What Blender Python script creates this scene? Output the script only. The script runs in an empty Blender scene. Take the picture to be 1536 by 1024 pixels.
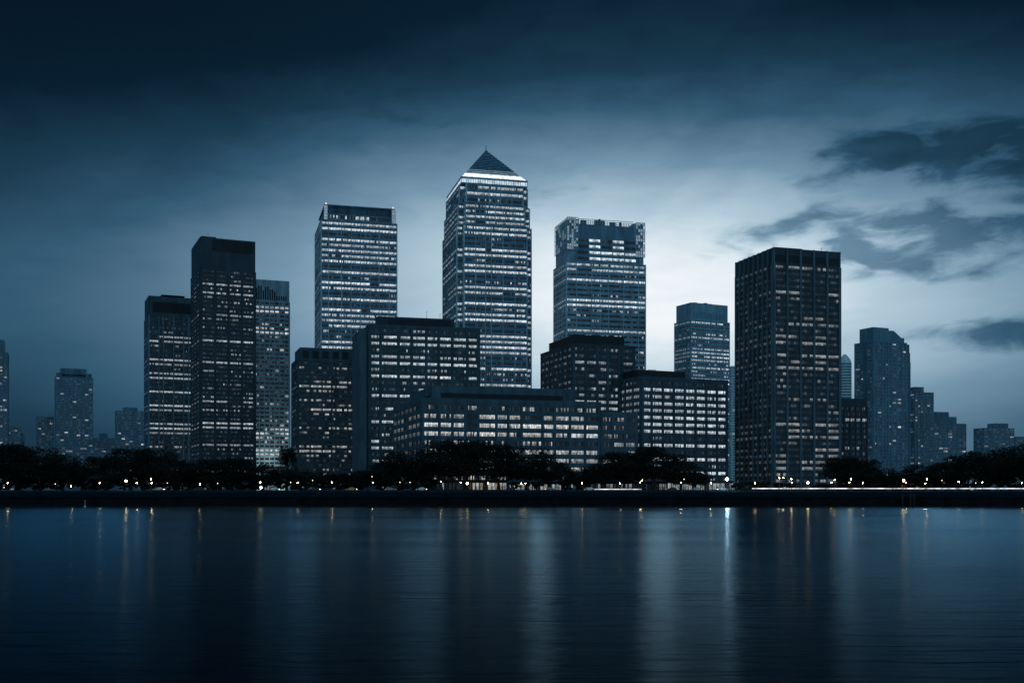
import bpy, math, random
from mathutils import Vector, Matrix
R = math.radians
sc = bpy.context.scene
COL = sc.collection
RNG = random.Random(11)

# ---------------------------------------------------------------- camera
F_PX, HOR, CAM_H = 1647.0, 735.0, 6.0          # focal length in photo pixels, horizon row, eye height over the water
cam_d = bpy.data.cameras.new('camera'); cam = bpy.data.objects.new('camera', cam_d); COL.objects.link(cam)
cam.location = (0, 0, CAM_H); cam.rotation_euler = (R(90), 0, 0)
cam_d.sensor_width = 36; cam_d.lens = 36 * F_PX / 1536
cam_d.shift_y = (HOR - 512) / 1536
cam_d.clip_start = 0.5; cam_d.clip_end = 20000
sc.camera = cam
sc.view_settings.view_transform = 'Standard'; sc.view_settings.look = 'None'
sc.view_settings.exposure = 0; sc.view_settings.gamma = 1
sc.cycles.use_denoising = True
sc.cycles.max_bounces = 6; sc.cycles.diffuse_bounces = 2; sc.cycles.glossy_bounces = 3
sc.cycles.sample_clamp_indirect = 3.0

def PX(x, D): return (x - 768) / F_PX * D       # metres to the side at depth D
def PZ(y, D): return CAM_H + (HOR - y) / F_PX * D   # height at depth D

# ---------------------------------------------------------------- objects
def tag(o, label=None, cat=None, group=None, kind=None):
    if label: o['label'] = label
    if cat: o['category'] = cat
    if group: o['group'] = group
    if kind: o['kind'] = kind
    return o
def empty(name, loc, rz=0.0, label=None, cat=None, group=None):
    o = bpy.data.objects.new(name, None); COL.objects.link(o)
    o.location = loc; o.rotation_euler = (0, 0, rz); o.empty_display_size = 1
    return tag(o, label, cat, group)

class MB:
    """collects shapes, then links them as ONE mesh object"""
    def __init__(s): s.v = []; s.f = []; s.c = []; s.m = []
    def quad(s, a, b, c, d, col=None, mi=0):
        n = len(s.v); s.v += [a, b, c, d]; s.f.append((n, n+1, n+2, n+3)); s.c.append(col); s.m.append(mi)
    def tri(s, a, b, c, mi=0):
        n = len(s.v); s.v += [a, b, c]; s.f.append((n, n+1, n+2)); s.c.append(None); s.m.append(mi)
    def hexa(s, p, mi=0):     # 8 points: bottom loop 0-3, top loop 4-7
        n = len(s.v); s.v += p
        for q in ((3,2,1,0), (4,5,6,7), (0,1,5,4), (1,2,6,5), (2,3,7,6), (3,0,4,7)):
            s.f.append(tuple(n+i for i in q)); s.c.append(None); s.m.append(mi)
    def box(s, x0, x1, y0, y1, z0, z1, mi=0):
        s.hexa([(x0,y0,z0),(x1,y0,z0),(x1,y1,z0),(x0,y1,z0),(x0,y0,z1),(x1,y0,z1),(x1,y1,z1),(x0,y1,z1)], mi)
    def wbox(s, o, u, n, u0, u1, d0, d1, z0, z1, mi=0):   # box on a wall: along u, out along n
        P = lambda a, d, z: (o[0]+u[0]*a+n[0]*d, o[1]+u[1]*a+n[1]*d, z)
        s.hexa([P(u0,d1,z0),P(u1,d1,z0),P(u1,d0,z0),P(u0,d0,z0),P(u0,d1,z1),P(u1,d1,z1),P(u1,d0,z1),P(u0,d0,z1)], mi)
    def prism(s, poly, z0, z1, top=None, mi=0):
        n = len(s.v); k = len(poly); t = top or poly
        s.v += [(p[0],p[1],z0) for p in poly] + [(p[0],p[1],z1) for p in t]
        for i in range(k):
            j = (i+1) % k; s.f.append((n+i, n+j, n+k+j, n+k+i)); s.c.append(None); s.m.append(mi)
        s.f.append(tuple(n+k+i for i in range(k))); s.c.append(None); s.m.append(mi)
        s.f.append(tuple(n+i for i in reversed(range(k)))); s.c.append(None); s.m.append(mi)
    def tube(s, a, b, ra, rb, k=8, mi=0, cap=True):
        a = Vector(a); b = Vector(b); d = (b-a)
        if d.length < 1e-6: return
        d.normalize(); x = d.orthogonal().normalized(); y = d.cross(x); n = len(s.v)
        for p, r in ((a, ra), (b, rb)):
            for i in range(k):
                t = 2*math.pi*i/k; s.v.append(tuple(p + x*(math.cos(t)*r) + y*(math.sin(t)*r)))
        for i in range(k):
            j = (i+1) % k; s.f.append((n+i, n+j, n+k+j, n+k+i)); s.c.append(None); s.m.append(mi)
        if cap:
            s.f.append(tuple(n+k+i for i in range(k))); s.c.append(None); s.m.append(mi)
            s.f.append(tuple(n+i for i in reversed(range(k)))); s.c.append(None); s.m.append(mi)
    def lathe(s, prof, cx=0, cy=0, k=10, mi=0):   # prof: (r, z)
        n = len(s.v)
        for r, z in prof:
            for i in range(k):
                t = 2*math.pi*i/k; s.v.append((cx+math.cos(t)*r, cy+math.sin(t)*r, z))
        for a in range(len(prof)-1):
            for i in range(k):
                j = (i+1) % k; s.f.append((n+a*k+i, n+a*k+j, n+(a+1)*k+j, n+(a+1)*k+i)); s.c.append(None); s.m.append(mi)
        s.f.append(tuple(n+(len(prof)-1)*k+i for i in range(k))); s.c.append(None); s.m.append(mi)
        s.f.append(tuple(n+i for i in reversed(range(k)))); s.c.append(None); s.m.append(mi)
    def mesh(s, name, mats, smooth=False):
        me = bpy.data.meshes.new(name); me.from_pydata(s.v, [], s.f)
        for m in (mats if isinstance(mats, (list, tuple)) else [mats]): me.materials.append(m)
        if any(s.m): me.polygons.foreach_set('material_index', s.m)
        if any(c is not None for c in s.c):
            at = me.attributes.new('lit', 'FLOAT_COLOR', 'FACE')
            buf = []
            for c in s.c: buf += [c[0], c[1], c[2], 1.0] if c else [0, 0, 0, 1.0]
            at.data.foreach_set('color', buf)
        if smooth: me.polygons.foreach_set('use_smooth', [True]*len(me.polygons))
        me.update(); return me
    def build(s, name, mats, parent=None, smooth=False):
        o = bpy.data.objects.new(name, s.mesh(name, mats, smooth)); COL.objects.link(o)
        if parent: o.parent = parent
        return o
def link_mesh(name, me, parent=None):
    o = bpy.data.objects.new(name, me); COL.objects.link(o)
    if parent: o.parent = parent
    return o

# ---------------------------------------------------------------- materials
def nodes(m): m.use_nodes = True; return m.node_tree.nodes, m.node_tree.links
def ramp(N, pts, interp='LINEAR'):
    r = N.new('ShaderNodeValToRGB'); r.color_ramp.interpolation = interp; e = r.color_ramp.elements
    while len(e) < len(pts): e.new(0.5)
    for el, (p, c) in zip(e, pts): el.position = p; el.color = (*c, 1) if len(c) == 3 else c
    return r
def mat_wall(name, col, rough=0.7, var=0.35, scale=0.06, streak=True, metallic=0.0, bump=0.0, spec=0.35):
    m = bpy.data.materials.new(name); N, Lk = nodes(m); b = N['Principled BSDF']
    tc = N.new('ShaderNodeTexCoord'); mp = N.new('ShaderNodeMapping')
    mp.inputs['Scale'].default_value = (1, 1, 0.25 if streak else 1)
    Lk.new(tc.outputs['Object'], mp.inputs['Vector'])
    n1 = N.new('ShaderNodeTexNoise'); n1.inputs['Scale'].default_value = scale*4; n1.inputs['Detail'].default_value = 6
    Lk.new(mp.outputs[0], n1.inputs['Vector'])
    col = (col[0]*.72, col[1]*1.02, col[2]*1.04)          # the cool stone and glass of this quarter
    lo = tuple(c*(1-var) for c in col); hi = tuple(min(1, c*(1+var)) for c in col)
    rp = ramp(N, [(0.3, lo), (0.7, hi)]); Lk.new(n1.outputs['Fac'], rp.inputs[0]); Lk.new(rp.outputs[0], b.inputs['Base Color'])
    b.inputs['Roughness'].default_value = rough; b.inputs['Metallic'].default_value = metallic
    b.inputs['Specular IOR Level'].default_value = spec
    if bump:
        n2 = N.new('ShaderNodeTexNoise'); n2.inputs['Scale'].default_value = 1.5; n2.inputs['Detail'].default_value = 5
        Lk.new(tc.outputs['Object'], n2.inputs['Vector'])
        bp = N.new('ShaderNodeBump'); bp.inputs['Strength'].default_value = bump; bp.inputs['Distance'].default_value = 0.2
        Lk.new(n2.outputs['Fac'], bp.inputs['Height']); Lk.new(bp.outputs[0], b.inputs['Normal'])
    return m
def mat_glow(name, col, strength, sample=True, lo=.55):
    m = bpy.data.materials.new(name); N, Lk = nodes(m); b = N['Principled BSDF']
    b.inputs['Base Color'].default_value = (0.6, 0.6, 0.6, 1)
    tc = N.new('ShaderNodeTexCoord'); nz = N.new('ShaderNodeTexNoise'); nz.inputs['Scale'].default_value = 0.35
    Lk.new(tc.outputs['Object'], nz.inputs['Vector'])
    mr = N.new('ShaderNodeMapRange'); mr.inputs['From Min'].default_value = 0.3; mr.inputs['From Max'].default_value = 0.7
    mr.inputs['To Min'].default_value = lo*strength; mr.inputs['To Max'].default_value = 1.3*strength
    Lk.new(nz.outputs['Fac'], mr.inputs['Value']); Lk.new(mr.outputs[0], b.inputs['Emission Strength'])
    b.inputs['Emission Color'].default_value = (*col, 1)
    if not sample: m.cycles.emission_sampling = 'NONE'
    return m
def mat_window(name='window_glass', base=(0.012, 0.02, 0.028, 1)):
    m = bpy.data.materials.new(name); N, Lk = nodes(m); b = N['Principled BSDF']
    at = N.new('ShaderNodeAttribute'); at.attribute_name = 'lit'
    tc = N.new('ShaderNodeTexCoord')
    mp = N.new('ShaderNodeMapping'); mp.inputs['Scale'].default_value = (1.0, 1.0, 0.45)
    Lk.new(tc.outputs['Object'], mp.inputs['Vector'])
    nz = N.new('ShaderNodeTexNoise'); nz.inputs['Scale'].default_value = 0.9; nz.inputs['Detail'].default_value = 3
    Lk.new(mp.outputs[0], nz.inputs['Vector'])
    mr = N.new('ShaderNodeMapRange'); mr.inputs['From Min'].default_value = 0.36; mr.inputs['From Max'].default_value = 0.62
    mr.inputs['To Min'].default_value = 0.55; mr.inputs['To Max'].default_value = 1.35
    Lk.new(nz.outputs['Fac'], mr.inputs['Value'])
    b.inputs['Base Color'].default_value = base; b.inputs['Roughness'].default_value = 0.25
    b.inputs['Specular IOR Level'].default_value = 0.5
    Lk.new(at.outputs['Color'], b.inputs['Emission Color']); Lk.new(mr.outputs[0], b.inputs['Emission Strength'])
    m.cycles.emission_sampling = 'NONE'
    return m
M_WIN = mat_window(); M_WINH = mat_window('haze_tinted_glass', (0.07, 0.125, 0.165, 1))  # second glass is for far panes, with air haze put into its colour
W_DARK   = mat_wall('dark_stone',        (0.038, 0.062, 0.082), rough=.55)
W_BLACK  = mat_wall('dark_louvre',       (0.012, 0.018, 0.024), rough=0.5)
W_BLOCK  = mat_wall('slate_concrete',    (0.062, 0.098, 0.122))
W_BRONZE = mat_wall('grey_concrete',     (0.085, 0.125, 0.160))
W_STEEL  = mat_wall('steel_cladding',    (0.13, 0.24, 0.33), rough=0.45, spec=0.5)
W_MULL   = mat_wall('bright_mullion',    (0.50, 0.58, 0.64), rough=0.4, spec=0.5)
W_RIB    = mat_wall('upright_rib', (0.13, 0.17, 0.20))
W_STEEL2 = mat_wall('glow_paled_steel', (0.24, 0.36, 0.45), rough=0.4, spec=0.5)  # steel cladding paled: the nearby sky glow is put into its colour
W_PALE   = mat_wall('pale_concrete',     (0.30, 0.38, 0.44), rough=0.8)
W_HAZE   = mat_wall('hazy_blue_facade',  (0.30, 0.43, 0.52), rough=0.8, var=0.2)  # far walls: air haze and sky glow put into the wall colour
W_HAZE2  = mat_wall('haze_tinted_facade',      (0.18, 0.28, 0.355), rough=0.8, var=0.25)
W_HAZE3  = mat_wall('haze_paled_facade', (0.75, 0.80, 0.85), rough=0.8, var=0.15)
W_CORE   = mat_wall('window_recess',     (0.022, 0.036, 0.048), rough=0.6)
W_COREH  = mat_wall('hazy_recess',       (0.12, 0.195, 0.25), rough=0.6)  # recess colour lifted by the same painted haze
W_CORES  = mat_wall('tower_recess',      (0.06, 0.115, 0.16), rough=0.4)
W_COREP  = mat_wall('pale_recess',       (0.11, 0.16, 0.20), rough=0.6)
G_WHITE  = mat_glow('crown_light', (0.86, 0.95, 1.0), 1.25, sample=False, lo=.5)
G_LATT   = mat_glow('lattice_light', (0.72, 0.88, 1.0), 0.20, sample=False)
G_WARM   = mat_glow('lamp_glow', (1.0, 0.47, 0.19), 260.0)
G_WARMB  = mat_glow('flood_glow', (1.0, 0.50, 0.21), 75.0)
G_FLOOD  = mat_glow('white_flood_glow', (0.90, 0.95, 1.0), 230.0)
G_UP     = mat_glow('upward_flood_glow', (1.0, 0.93, 0.86), 330.0)
G_COOL   = mat_glow('cool_lamp_glow', (0.95, 0.72, 0.48), 5.0)
G_STRIP  = mat_glow('strip_glow', (0.95, 0.95, 1.0), 1.3, sample=False, lo=.12)
G_STRIP2 = mat_glow('faint_strip_glow', (0.7, 0.72, 0.75), 0.22, sample=False, lo=0)
G_RED    = mat_glow('beacon_glow', (1.0, 0.45, 0.38), 1.6, sample=False)
METAL    = mat_wall('post_metal', (0.06, 0.065, 0.07), rough=0.5, metallic=0.6)

# ---------------------------------------------------------------- sky
def build_world():
    w = bpy.data.worlds.new('World'); sc.world = w; w.use_nodes = True
    N, Lk = w.node_tree.nodes, w.node_tree.links
    for n in list(N): N.remove(n)
    out = N.new('ShaderNodeOutputWorld'); bg = N.new('ShaderNodeBackground'); Lk.new(bg.outputs[0], out.inputs['Surface'])
    def math_(op, a, b=None, c=None, clamp=False):
        n = N.new('ShaderNodeMath'); n.operation = op; n.use_clamp = clamp
        for i, v in enumerate((a, b, c)):
            if v is None: continue
            if isinstance(v, (int, float)): n.inputs[i].default_value = v
            else: Lk.new(v, n.inputs[i])
        return n.outputs[0]
    def smooth(v, a, b):
        n = N.new('ShaderNodeMapRange'); n.interpolation_type = 'SMOOTHSTEP'; n.inputs['From Min'].default_value = a; n.inputs['From Max'].default_value = b
        Lk.new(v, n.inputs['Value']); return n.outputs[0]
    tc = N.new('ShaderNodeTexCoord'); sep = N.new('ShaderNodeSeparateXYZ'); Lk.new(tc.outputs['Generated'], sep.inputs[0])
    x, y, z = sep.outputs
    az = math_('MULTIPLY', math_('ARCTAN2', x, y), 180/math.pi)          # degrees, 0 = straight ahead, + = right
    el = math_('MULTIPLY', math_('ARCSINE', z), 180/math.pi)
    # slow warp so that nothing looks drawn with a compass
    cmb = N.new('ShaderNodeCombineXYZ'); Lk.new(math_('MULTIPLY', az, 0.045), cmb.inputs[0]); Lk.new(math_('MULTIPLY', el, 0.11), cmb.inputs[1])
    nA = N.new('ShaderNodeTexNoise'); nA.inputs['Scale'].default_value = 1.0; nA.inputs['Detail'].default_value = 4; nA.inputs['Distortion'].default_value = 0.4
    Lk.new(cmb.outputs[0], nA.inputs['Vector'])
    wob = math_('SUBTRACT', nA.outputs['Fac'], 0.5)
    elw = math_('ADD', el, math_('MULTIPLY', wob, 4.5))
    # brightness with height
    V = ramp(N, [(0.0, (.25,)*3), (0.08, (.32,)*3), (0.15, (.50,)*3), (0.24, (.90,)*3), (0.31, (1,)*3), (0.40, (.92,)*3), (0.49, (.45,)*3), (0.58, (.14,)*3), (0.68, (.03,)*3), (0.80, (.012,)*3), (1.0, (.012,)*3)], 'B_SPLINE')
    Lk.new(math_('DIVIDE', elw, 31.0, clamp=True), V.inputs[0])
    # brightness round the horizon: the last light of the sun that has set behind the towers
    d = math_('DIVIDE', math_('SUBTRACT', az, 7.4), 16.6)
    H = math_('EXPONENT', math_('MULTIPLY', math_('MULTIPLY', d, d), -1.0))
    Hs = math_('ADD', math_('MULTIPLY', H, 0.90), 0.080)
    back = math_('MULTIPLY', math_('SUBTRACT', 1.0, smooth(y, -0.35, 0.45)), 0.22)   # the eastern sky keeps a dim blue
    G = math_('MULTIPLY', Hs, V.outputs[0])
    # clouds: streaky noise, thick on the right, thin wisps elsewhere
    cm2 = N.new('ShaderNodeCombineXYZ'); Lk.new(math_('MULTIPLY', az, 0.13), cm2.inputs[0])
    Lk.new(math_('ADD', math_('MULTIPLY', el, 0.42), math_('MULTIPLY', az, -0.035)), cm2.inputs[1]); cm2.inputs[2].default_value = CLOUD_SEED
    nB = N.new('ShaderNodeTexNoise'); nB.inputs['Scale'].default_value = 1.0; nB.inputs['Detail'].default_value = 7; nB.inputs['Roughness'].default_value = 0.52; nB.inputs['Distortion'].default_value = 0.25
    Lk.new(cm2.outputs[0], nB.inputs['Vector'])
    cover = None          # banks of cloud: (bearing, height, half width, half height, weight), broken up by the noise
    for ca, ce, ra, re_, wt in ((22.5, 15.2, 7.5, 2.2, 1.1), (20.0, 11.8, 8.5, 1.9, 1.1), (14.4, 12.5, 3.6, .75, .8), (24.0, 7.6, 5.0, .75, .7), (2.5, 15.0, 3.5, 1.2, .35), (-3.5, 19.5, 9.0, 2.6, .45), (-15.0, 14.0, 8.0, 1.0, .25)):
        da = math_('DIVIDE', math_('SUBTRACT', az, ca), ra); de = math_('DIVIDE', math_('SUBTRACT', elw, ce), re_)
        g_ = math_('MULTIPLY', math_('EXPONENT', math_('MULTIPLY', math_('ADD', math_('MULTIPLY', da, da), math_('MULTIPLY', de, de)), -0.8)), wt)
        cover = g_ if cover is None else math_('MAXIMUM', cover, g_)
    cm3 = N.new('ShaderNodeCombineXYZ'); Lk.new(math_('MULTIPLY', az, 0.36), cm3.inputs[0]); Lk.new(math_('MULTIPLY', el, 0.95), cm3.inputs[1]); cm3.inputs[2].default_value = 8.1
    nC = N.new('ShaderNodeTexNoise'); nC.inputs['Scale'].default_value = 1.0; nC.inputs['Detail'].default_value = 6; nC.inputs['Roughness'].default_value = 0.5; nC.inputs['Distortion'].default_value = 0.5
    Lk.new(cm3.outputs[0], nC.inputs['Vector']); fine = math_('SUBTRACT', nC.outputs['Fac'], 0.5)
    rag = math_('ADD', math_('MULTIPLY', math_('SUBTRACT', nB.outputs['Fac'], 0.5), 1.7), math_('MULTIPLY', fine, 1.7))
    thr = math_('ADD', math_('MULTIPLY', rag, math_('ADD', 0.25, cover)), cover)
    thick = smooth(thr, 0.30, 0.92)
    wisp = smooth(nB.outputs['Fac'], 0.42, 0.75)
    dark = math_('SUBTRACT', 1.0, math_('ADD', math_('MULTIPLY', thick, 0.64), math_('MULTIPLY', wisp, 0.12)))
    G = math_('MULTIPLY', G, dark)
    upper = math_('ADD', 1.0, math_('MULTIPLY', wob, math_('MULTIPLY', smooth(el, 9.0, 17.0), 3.0)))
    G = math_('MULTIPLY', G, upper)
    G = math_('MULTIPLY', G, math_('ADD', 1.0, math_('MULTIPLY', fine, math_('ADD', 0.12, math_('MULTIPLY', smooth(el, 10.0, 19.0), 0.40)))))
    G = math_('ADD', G, back)
    # colour of the dusk: deep blue to almost white
    C = ramp(N, [(0.0, (.0007, .003, .006)), (0.139, (.0024, .0127, .0255)), (0.25, (.0118, .045, .081)), (0.348, (.033, .099, .167)), (0.578, (.170, .295, .405)), (0.80, (.44, .59, .69)), (0.925, (.76, .84, .89)), (1.0, (.95, .97, .98))])
    Lk.new(math_('POWER', math_('MAXIMUM', G, 0.0), 0.4545, clamp=True), C.inputs[0])
    sky = N.new('ShaderNodeTexSky'); sky.sky_type = 'NISHITA'; sky.sun_disc = False
    sky.sun_elevation = R(1.0); sky.sun_rotation = R(8.2); sky.air_density = 1.6; sky.ozone_density = 4.0
    sm = N.new('ShaderNodeMix'); sm.data_type = 'RGBA'; sm.blend_type = 'ADD'; sm.inputs['Factor'].default_value = 1.0
    sc_ = N.new('ShaderNodeMix'); sc_.data_type = 'RGBA'; sc_.blend_type = 'MULTIPLY'; sc_.inputs['Factor'].default_value = 1.0
    Lk.new(sky.outputs[0], sc_.inputs[6]); sc_.inputs[7].default_value = (0.0015, 0.003, 0.005, 1)
    Lk.new(C.outputs[0], sm.inputs[6]); Lk.new(sc_.outputs[2], sm.inputs[7])
    Lk.new(sm.outputs[2], bg.inputs['Color']); bg.inputs['Strength'].default_value = 1.0
CLOUD_SEED = 3.7
build_world()
sun_d = bpy.data.lights.new('sun', 'SUN'); sun = bpy.data.objects.new('sun', sun_d); COL.objects.link(sun)
sun_d.energy = 0.03; sun_d.angle = R(12); sun_d.color = (0.85, 0.93, 1.0)
sd = Vector((math.sin(R(8.2)), math.cos(R(8.2)), math.tan(R(3.0))))     # towards the afterglow
sun.rotation_euler = sd.to_track_quat('Z', 'Y').to_euler()

# ---------------------------------------------------------------- setting
def mat_water():
    m = bpy.data.materials.new('river_water'); N, Lk = nodes(m); N.remove(N['Principled BSDF']); out = N['Material Output']
    df = N.new('ShaderNodeBsdfDiffuse'); df.inputs['Color'].default_value = (0.001, 0.006, 0.011, 1)
    gl = N.new('ShaderNodeBsdfAnisotropic'); gl.distribution = 'BECKMANN'; gl.inputs['Color'].default_value = (0.48, 0.80, 1.0, 1); gl.inputs['Anisotropy'].default_value = 0.36
    tg = N.new('ShaderNodeCombineXYZ'); tg.inputs[0].default_value = 1.0; Lk.new(tg.outputs[0], gl.inputs['Tangent'])   # wind waves: crests run along the shore, so slopes lean to and fro
    fr = N.new('ShaderNodeFresnel'); fr.inputs['IOR'].default_value = 1.037
    mx = N.new('ShaderNodeMixShader'); Lk.new(fr.outputs[0], mx.inputs[0]); Lk.new(df.outputs[0], mx.inputs[1]); Lk.new(gl.outputs[0], mx.inputs[2]); Lk.new(mx.outputs[0], out.inputs['Surface'])
    tc = N.new('ShaderNodeTexCoord')
    def noise(sx, sy, scale, det, dist=0.0):
        mp = N.new('ShaderNodeMapping'); mp.inputs['Scale'].default_value = (sx, sy, 1); Lk.new(tc.outputs['Object'], mp.inputs['Vector'])
        n = N.new('ShaderNodeTexNoise'); n.inputs['Scale'].default_value = scale; n.inputs['Detail'].default_value = det; n.inputs['Distortion'].default_value = dist
        Lk.new(mp.outputs[0], n.inputs['Vector']); return n.outputs['Fac']
    big = noise(0.25, 1.0, 0.035, 4)             # wide calm and ruffled patches
    mr = N.new('ShaderNodeMapRange'); mr.inputs['From Min'].default_value = 0.35; mr.inputs['From Max'].default_value = 0.65
    mr.inputs['To Min'].default_value = 0.18; mr.inputs['To Max'].default_value = 0.26
    Lk.new(big, mr.inputs['Value']); Lk.new(mr.outputs[0], gl.inputs['Roughness'])
    r1 = noise(0.12, 1.0, 0.55, 4, 0.3); r2 = noise(0.18, 1.0, 2.2, 3, 0.2)
    add = N.new('ShaderNodeMath'); add.operation = 'MULTIPLY_ADD'; Lk.new(r2, add.inputs[0]); add.inputs[1].default_value = 0.3; Lk.new(r1, add.inputs[2])
    bp = N.new('ShaderNodeBump'); bp.inputs['Strength'].default_value = 0.7; bp.inputs['Distance'].default_value = 0.26
    Lk.new(add.outputs[0], bp.inputs['Height']); Lk.new(bp.outputs[0], gl.inputs['Normal'])
    return m
def mat_ground(name, c1, c2, scale=0.5, rough=0.95, bump=0.4, spec=0.2):
    m = bpy.data.materials.new(name); N, Lk = nodes(m); b = N['Principled BSDF']
    tc = N.new('ShaderNodeTexCoord'); n = N.new('ShaderNodeTexNoise'); n.inputs['Scale'].default_value = scale; n.inputs['Detail'].default_value = 8
    Lk.new(tc.outputs['Object'], n.inputs['Vector']); rp = ramp(N, [(0.35, c1), (0.65, c2)]); Lk.new(n.outputs['Fac'], rp.inputs[0])
    Lk.new(rp.outputs[0], b.inputs['Base Color']); b.inputs['Roughness'].default_value = rough; b.inputs['Specular IOR Level'].default_value = spec
    bp = N.new('ShaderNodeBump'); bp.inputs['Strength'].default_value = bump; bp.inputs['Distance'].default_value = 0.15
    Lk.new(n.outputs['Fac'], bp.inputs['Height']); Lk.new(bp.outputs[0], b.inputs['Normal'])
    return m
SHORE = 400.0
def sheet(name, pts, mat, kind='structure'):
    b = MB(); n = len(pts)          # pts: (y, z) profile extruded along x
    for (y0, z0), (y1, z1) in zip(pts, pts[1:]): b.quad((-6000, y0, z0), (6000, y0, z0), (6000, y1, z1), (-6000, y1, z1))
    o = b.build(name, mat); return tag(o, kind=kind)
b = MB(); b.quad((-3000, -400, 0), (3000, -400, 0), (3000, SHORE + 0.6, 0), (-3000, SHORE + 0.6, 0))
tag(b.build('river', mat_water()), kind='structure')
M_GRASS = mat_ground('bank_grass', (0.0015, 0.013, 0.022), (0.004, 0.030, 0.044), 0.35, spec=0.0)
M_SOIL = mat_ground('city_ground', (0.05, 0.055, 0.06), (0.08, 0.085, 0.09), 0.1)
M_ASPH = mat_ground('asphalt', (0.04, 0.042, 0.045), (0.06, 0.062, 0.065), 1.5, 0.8, 0.2)
M_PAVE = mat_ground('paving', (0.03, 0.045, 0.055), (0.05, 0.068, 0.08), 0.8, 0.85, 0.2)
M_SEA = mat_ground('seawall_concrete', (0.004, 0.005, 0.006), (0.010, 0.012, 0.014), 0.3, 0.9, 0.6)
sheet('riverbank', [(SHORE+1.2, 3.45), (SHORE+12, 4.1), (SHORE+30, 5.0), (SHORE+40, 5.3)], M_GRASS)
sheet('promenade', [(SHORE+40, 5.3), (SHORE+40, 5.42), (SHORE+45.5, 5.42), (SHORE+45.5, 5.3)], M_PAVE)
sheet('verge', [(SHORE+45.5, 5.3), (SHORE+50, 5.75)], M_GRASS)
sheet('kerb', [(SHORE+50, 5.75), (SHORE+50, 5.90), (SHORE+50.3, 5.90), (SHORE+50.3, 5.76)], M_PAVE)
sheet('road', [(SHORE+50.3, 5.76), (SHORE+62, 5.80)], M_ASPH)
sheet('pavement', [(SHORE+62, 5.80), (SHORE+62, 5.93), (SHORE+65, 5.95)], M_PAVE)
sheet('ground', [(SHORE+65, 5.95), (SHORE+200, 5.9), (9000, 5.0)], M_SOIL)
b = MB()
for i in range(-120, 120): b.quad((i*9.0, SHORE+56.1, 5.786), (i*9.0+4, SHORE+56.1, 5.786), (i*9.0+4, SHORE+56.25, 5.786), (i*9.0, SHORE+56.25, 5.786))
tag(b.build('road_marking', mat_wall('marking_paint', (0.7, 0.7, 0.68))), kind='structure')
# sea wall: one long thing with a coping and buttress-like joints
b = MB(); b.box(-3000, 3000, SHORE, SHORE+0.8, -1.5, 3.40)
for i in range(-150, 151): b.box(i*6.0-0.25, i*6.0+0.25, SHORE-0.14, SHORE+0.2, -1.5, 3.2)
sw = tag(b.build('sea_wall', M_SEA), 'long dark concrete wall along the whole waterfront', 'sea wall')
c = MB(); c.box(-3000, 3000, SHORE-0.25, SHORE+1.3, 3.40, 3.62); c.build('coping', M_SEA, sw)
# foot of the wall: a wet ledge that catches the light
b = MB(); b.box(-3000, 3000, SHORE-0.9, SHORE-0.001, -1.0, 0.12); tag(b.build('water_ledge', mat_wall('wet_stone', (0.05, 0.055, 0.06), rough=0.25)), kind='structure')

# ---------------------------------------------------------------- buildings
OCC = []            # what stands in front: (x left, x right, y top, depth) in photo pixels, to rank windows by what shows
PENDING = []        # windows of each building
def proj(p): return 768 + p[0]/p[1]*F_PX, HOR - (p[2]-CAM_H)/p[1]*F_PX

def plan(xl, xc, xr, D, th, L=None, W=None):
    th = R(th); c, s = math.cos(th), math.sin(th); cx = PX(xc, D); tl, tr = (xl-768)/F_PX, (xr-768)/F_PX
    if W is None: W = (tr*D - cx) / (c - tr*s)
    if L is None: L = (cx - tl*D) / (s + tl*c)
    u, v = (c, s), (-s, c)
    P = lambda a, b_: (cx + u[0]*a + v[0]*b_, D + u[1]*a + v[1]*b_)
    return dict(P=P, W=W, L=L, D=D, u=u, v=v, c=(cx, D))
def rect(pl, a0=0, a1=None, b0=0, b1=None):
    a1 = pl['W'] if a1 is None else a1; b1 = pl['L'] if b1 is None else b1
    return [pl['P'](a0, b0), pl['P'](a1, b0), pl['P'](a1, b1), pl['P'](a0, b1)]
def notched(pl, n, m=None):
    """square plan with stepped corners"""
    W, L, P = pl['W'], pl['L'], pl['P']; m = m or n
    return [P(n, 0), P(W-n, 0), P(W-n, m), P(W, m), P(W, L-m), P(W-n, L-m), P(W-n, L), P(n, L), P(n, L-m), P(0, L-m), P(0, m), P(n, m)]

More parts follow.
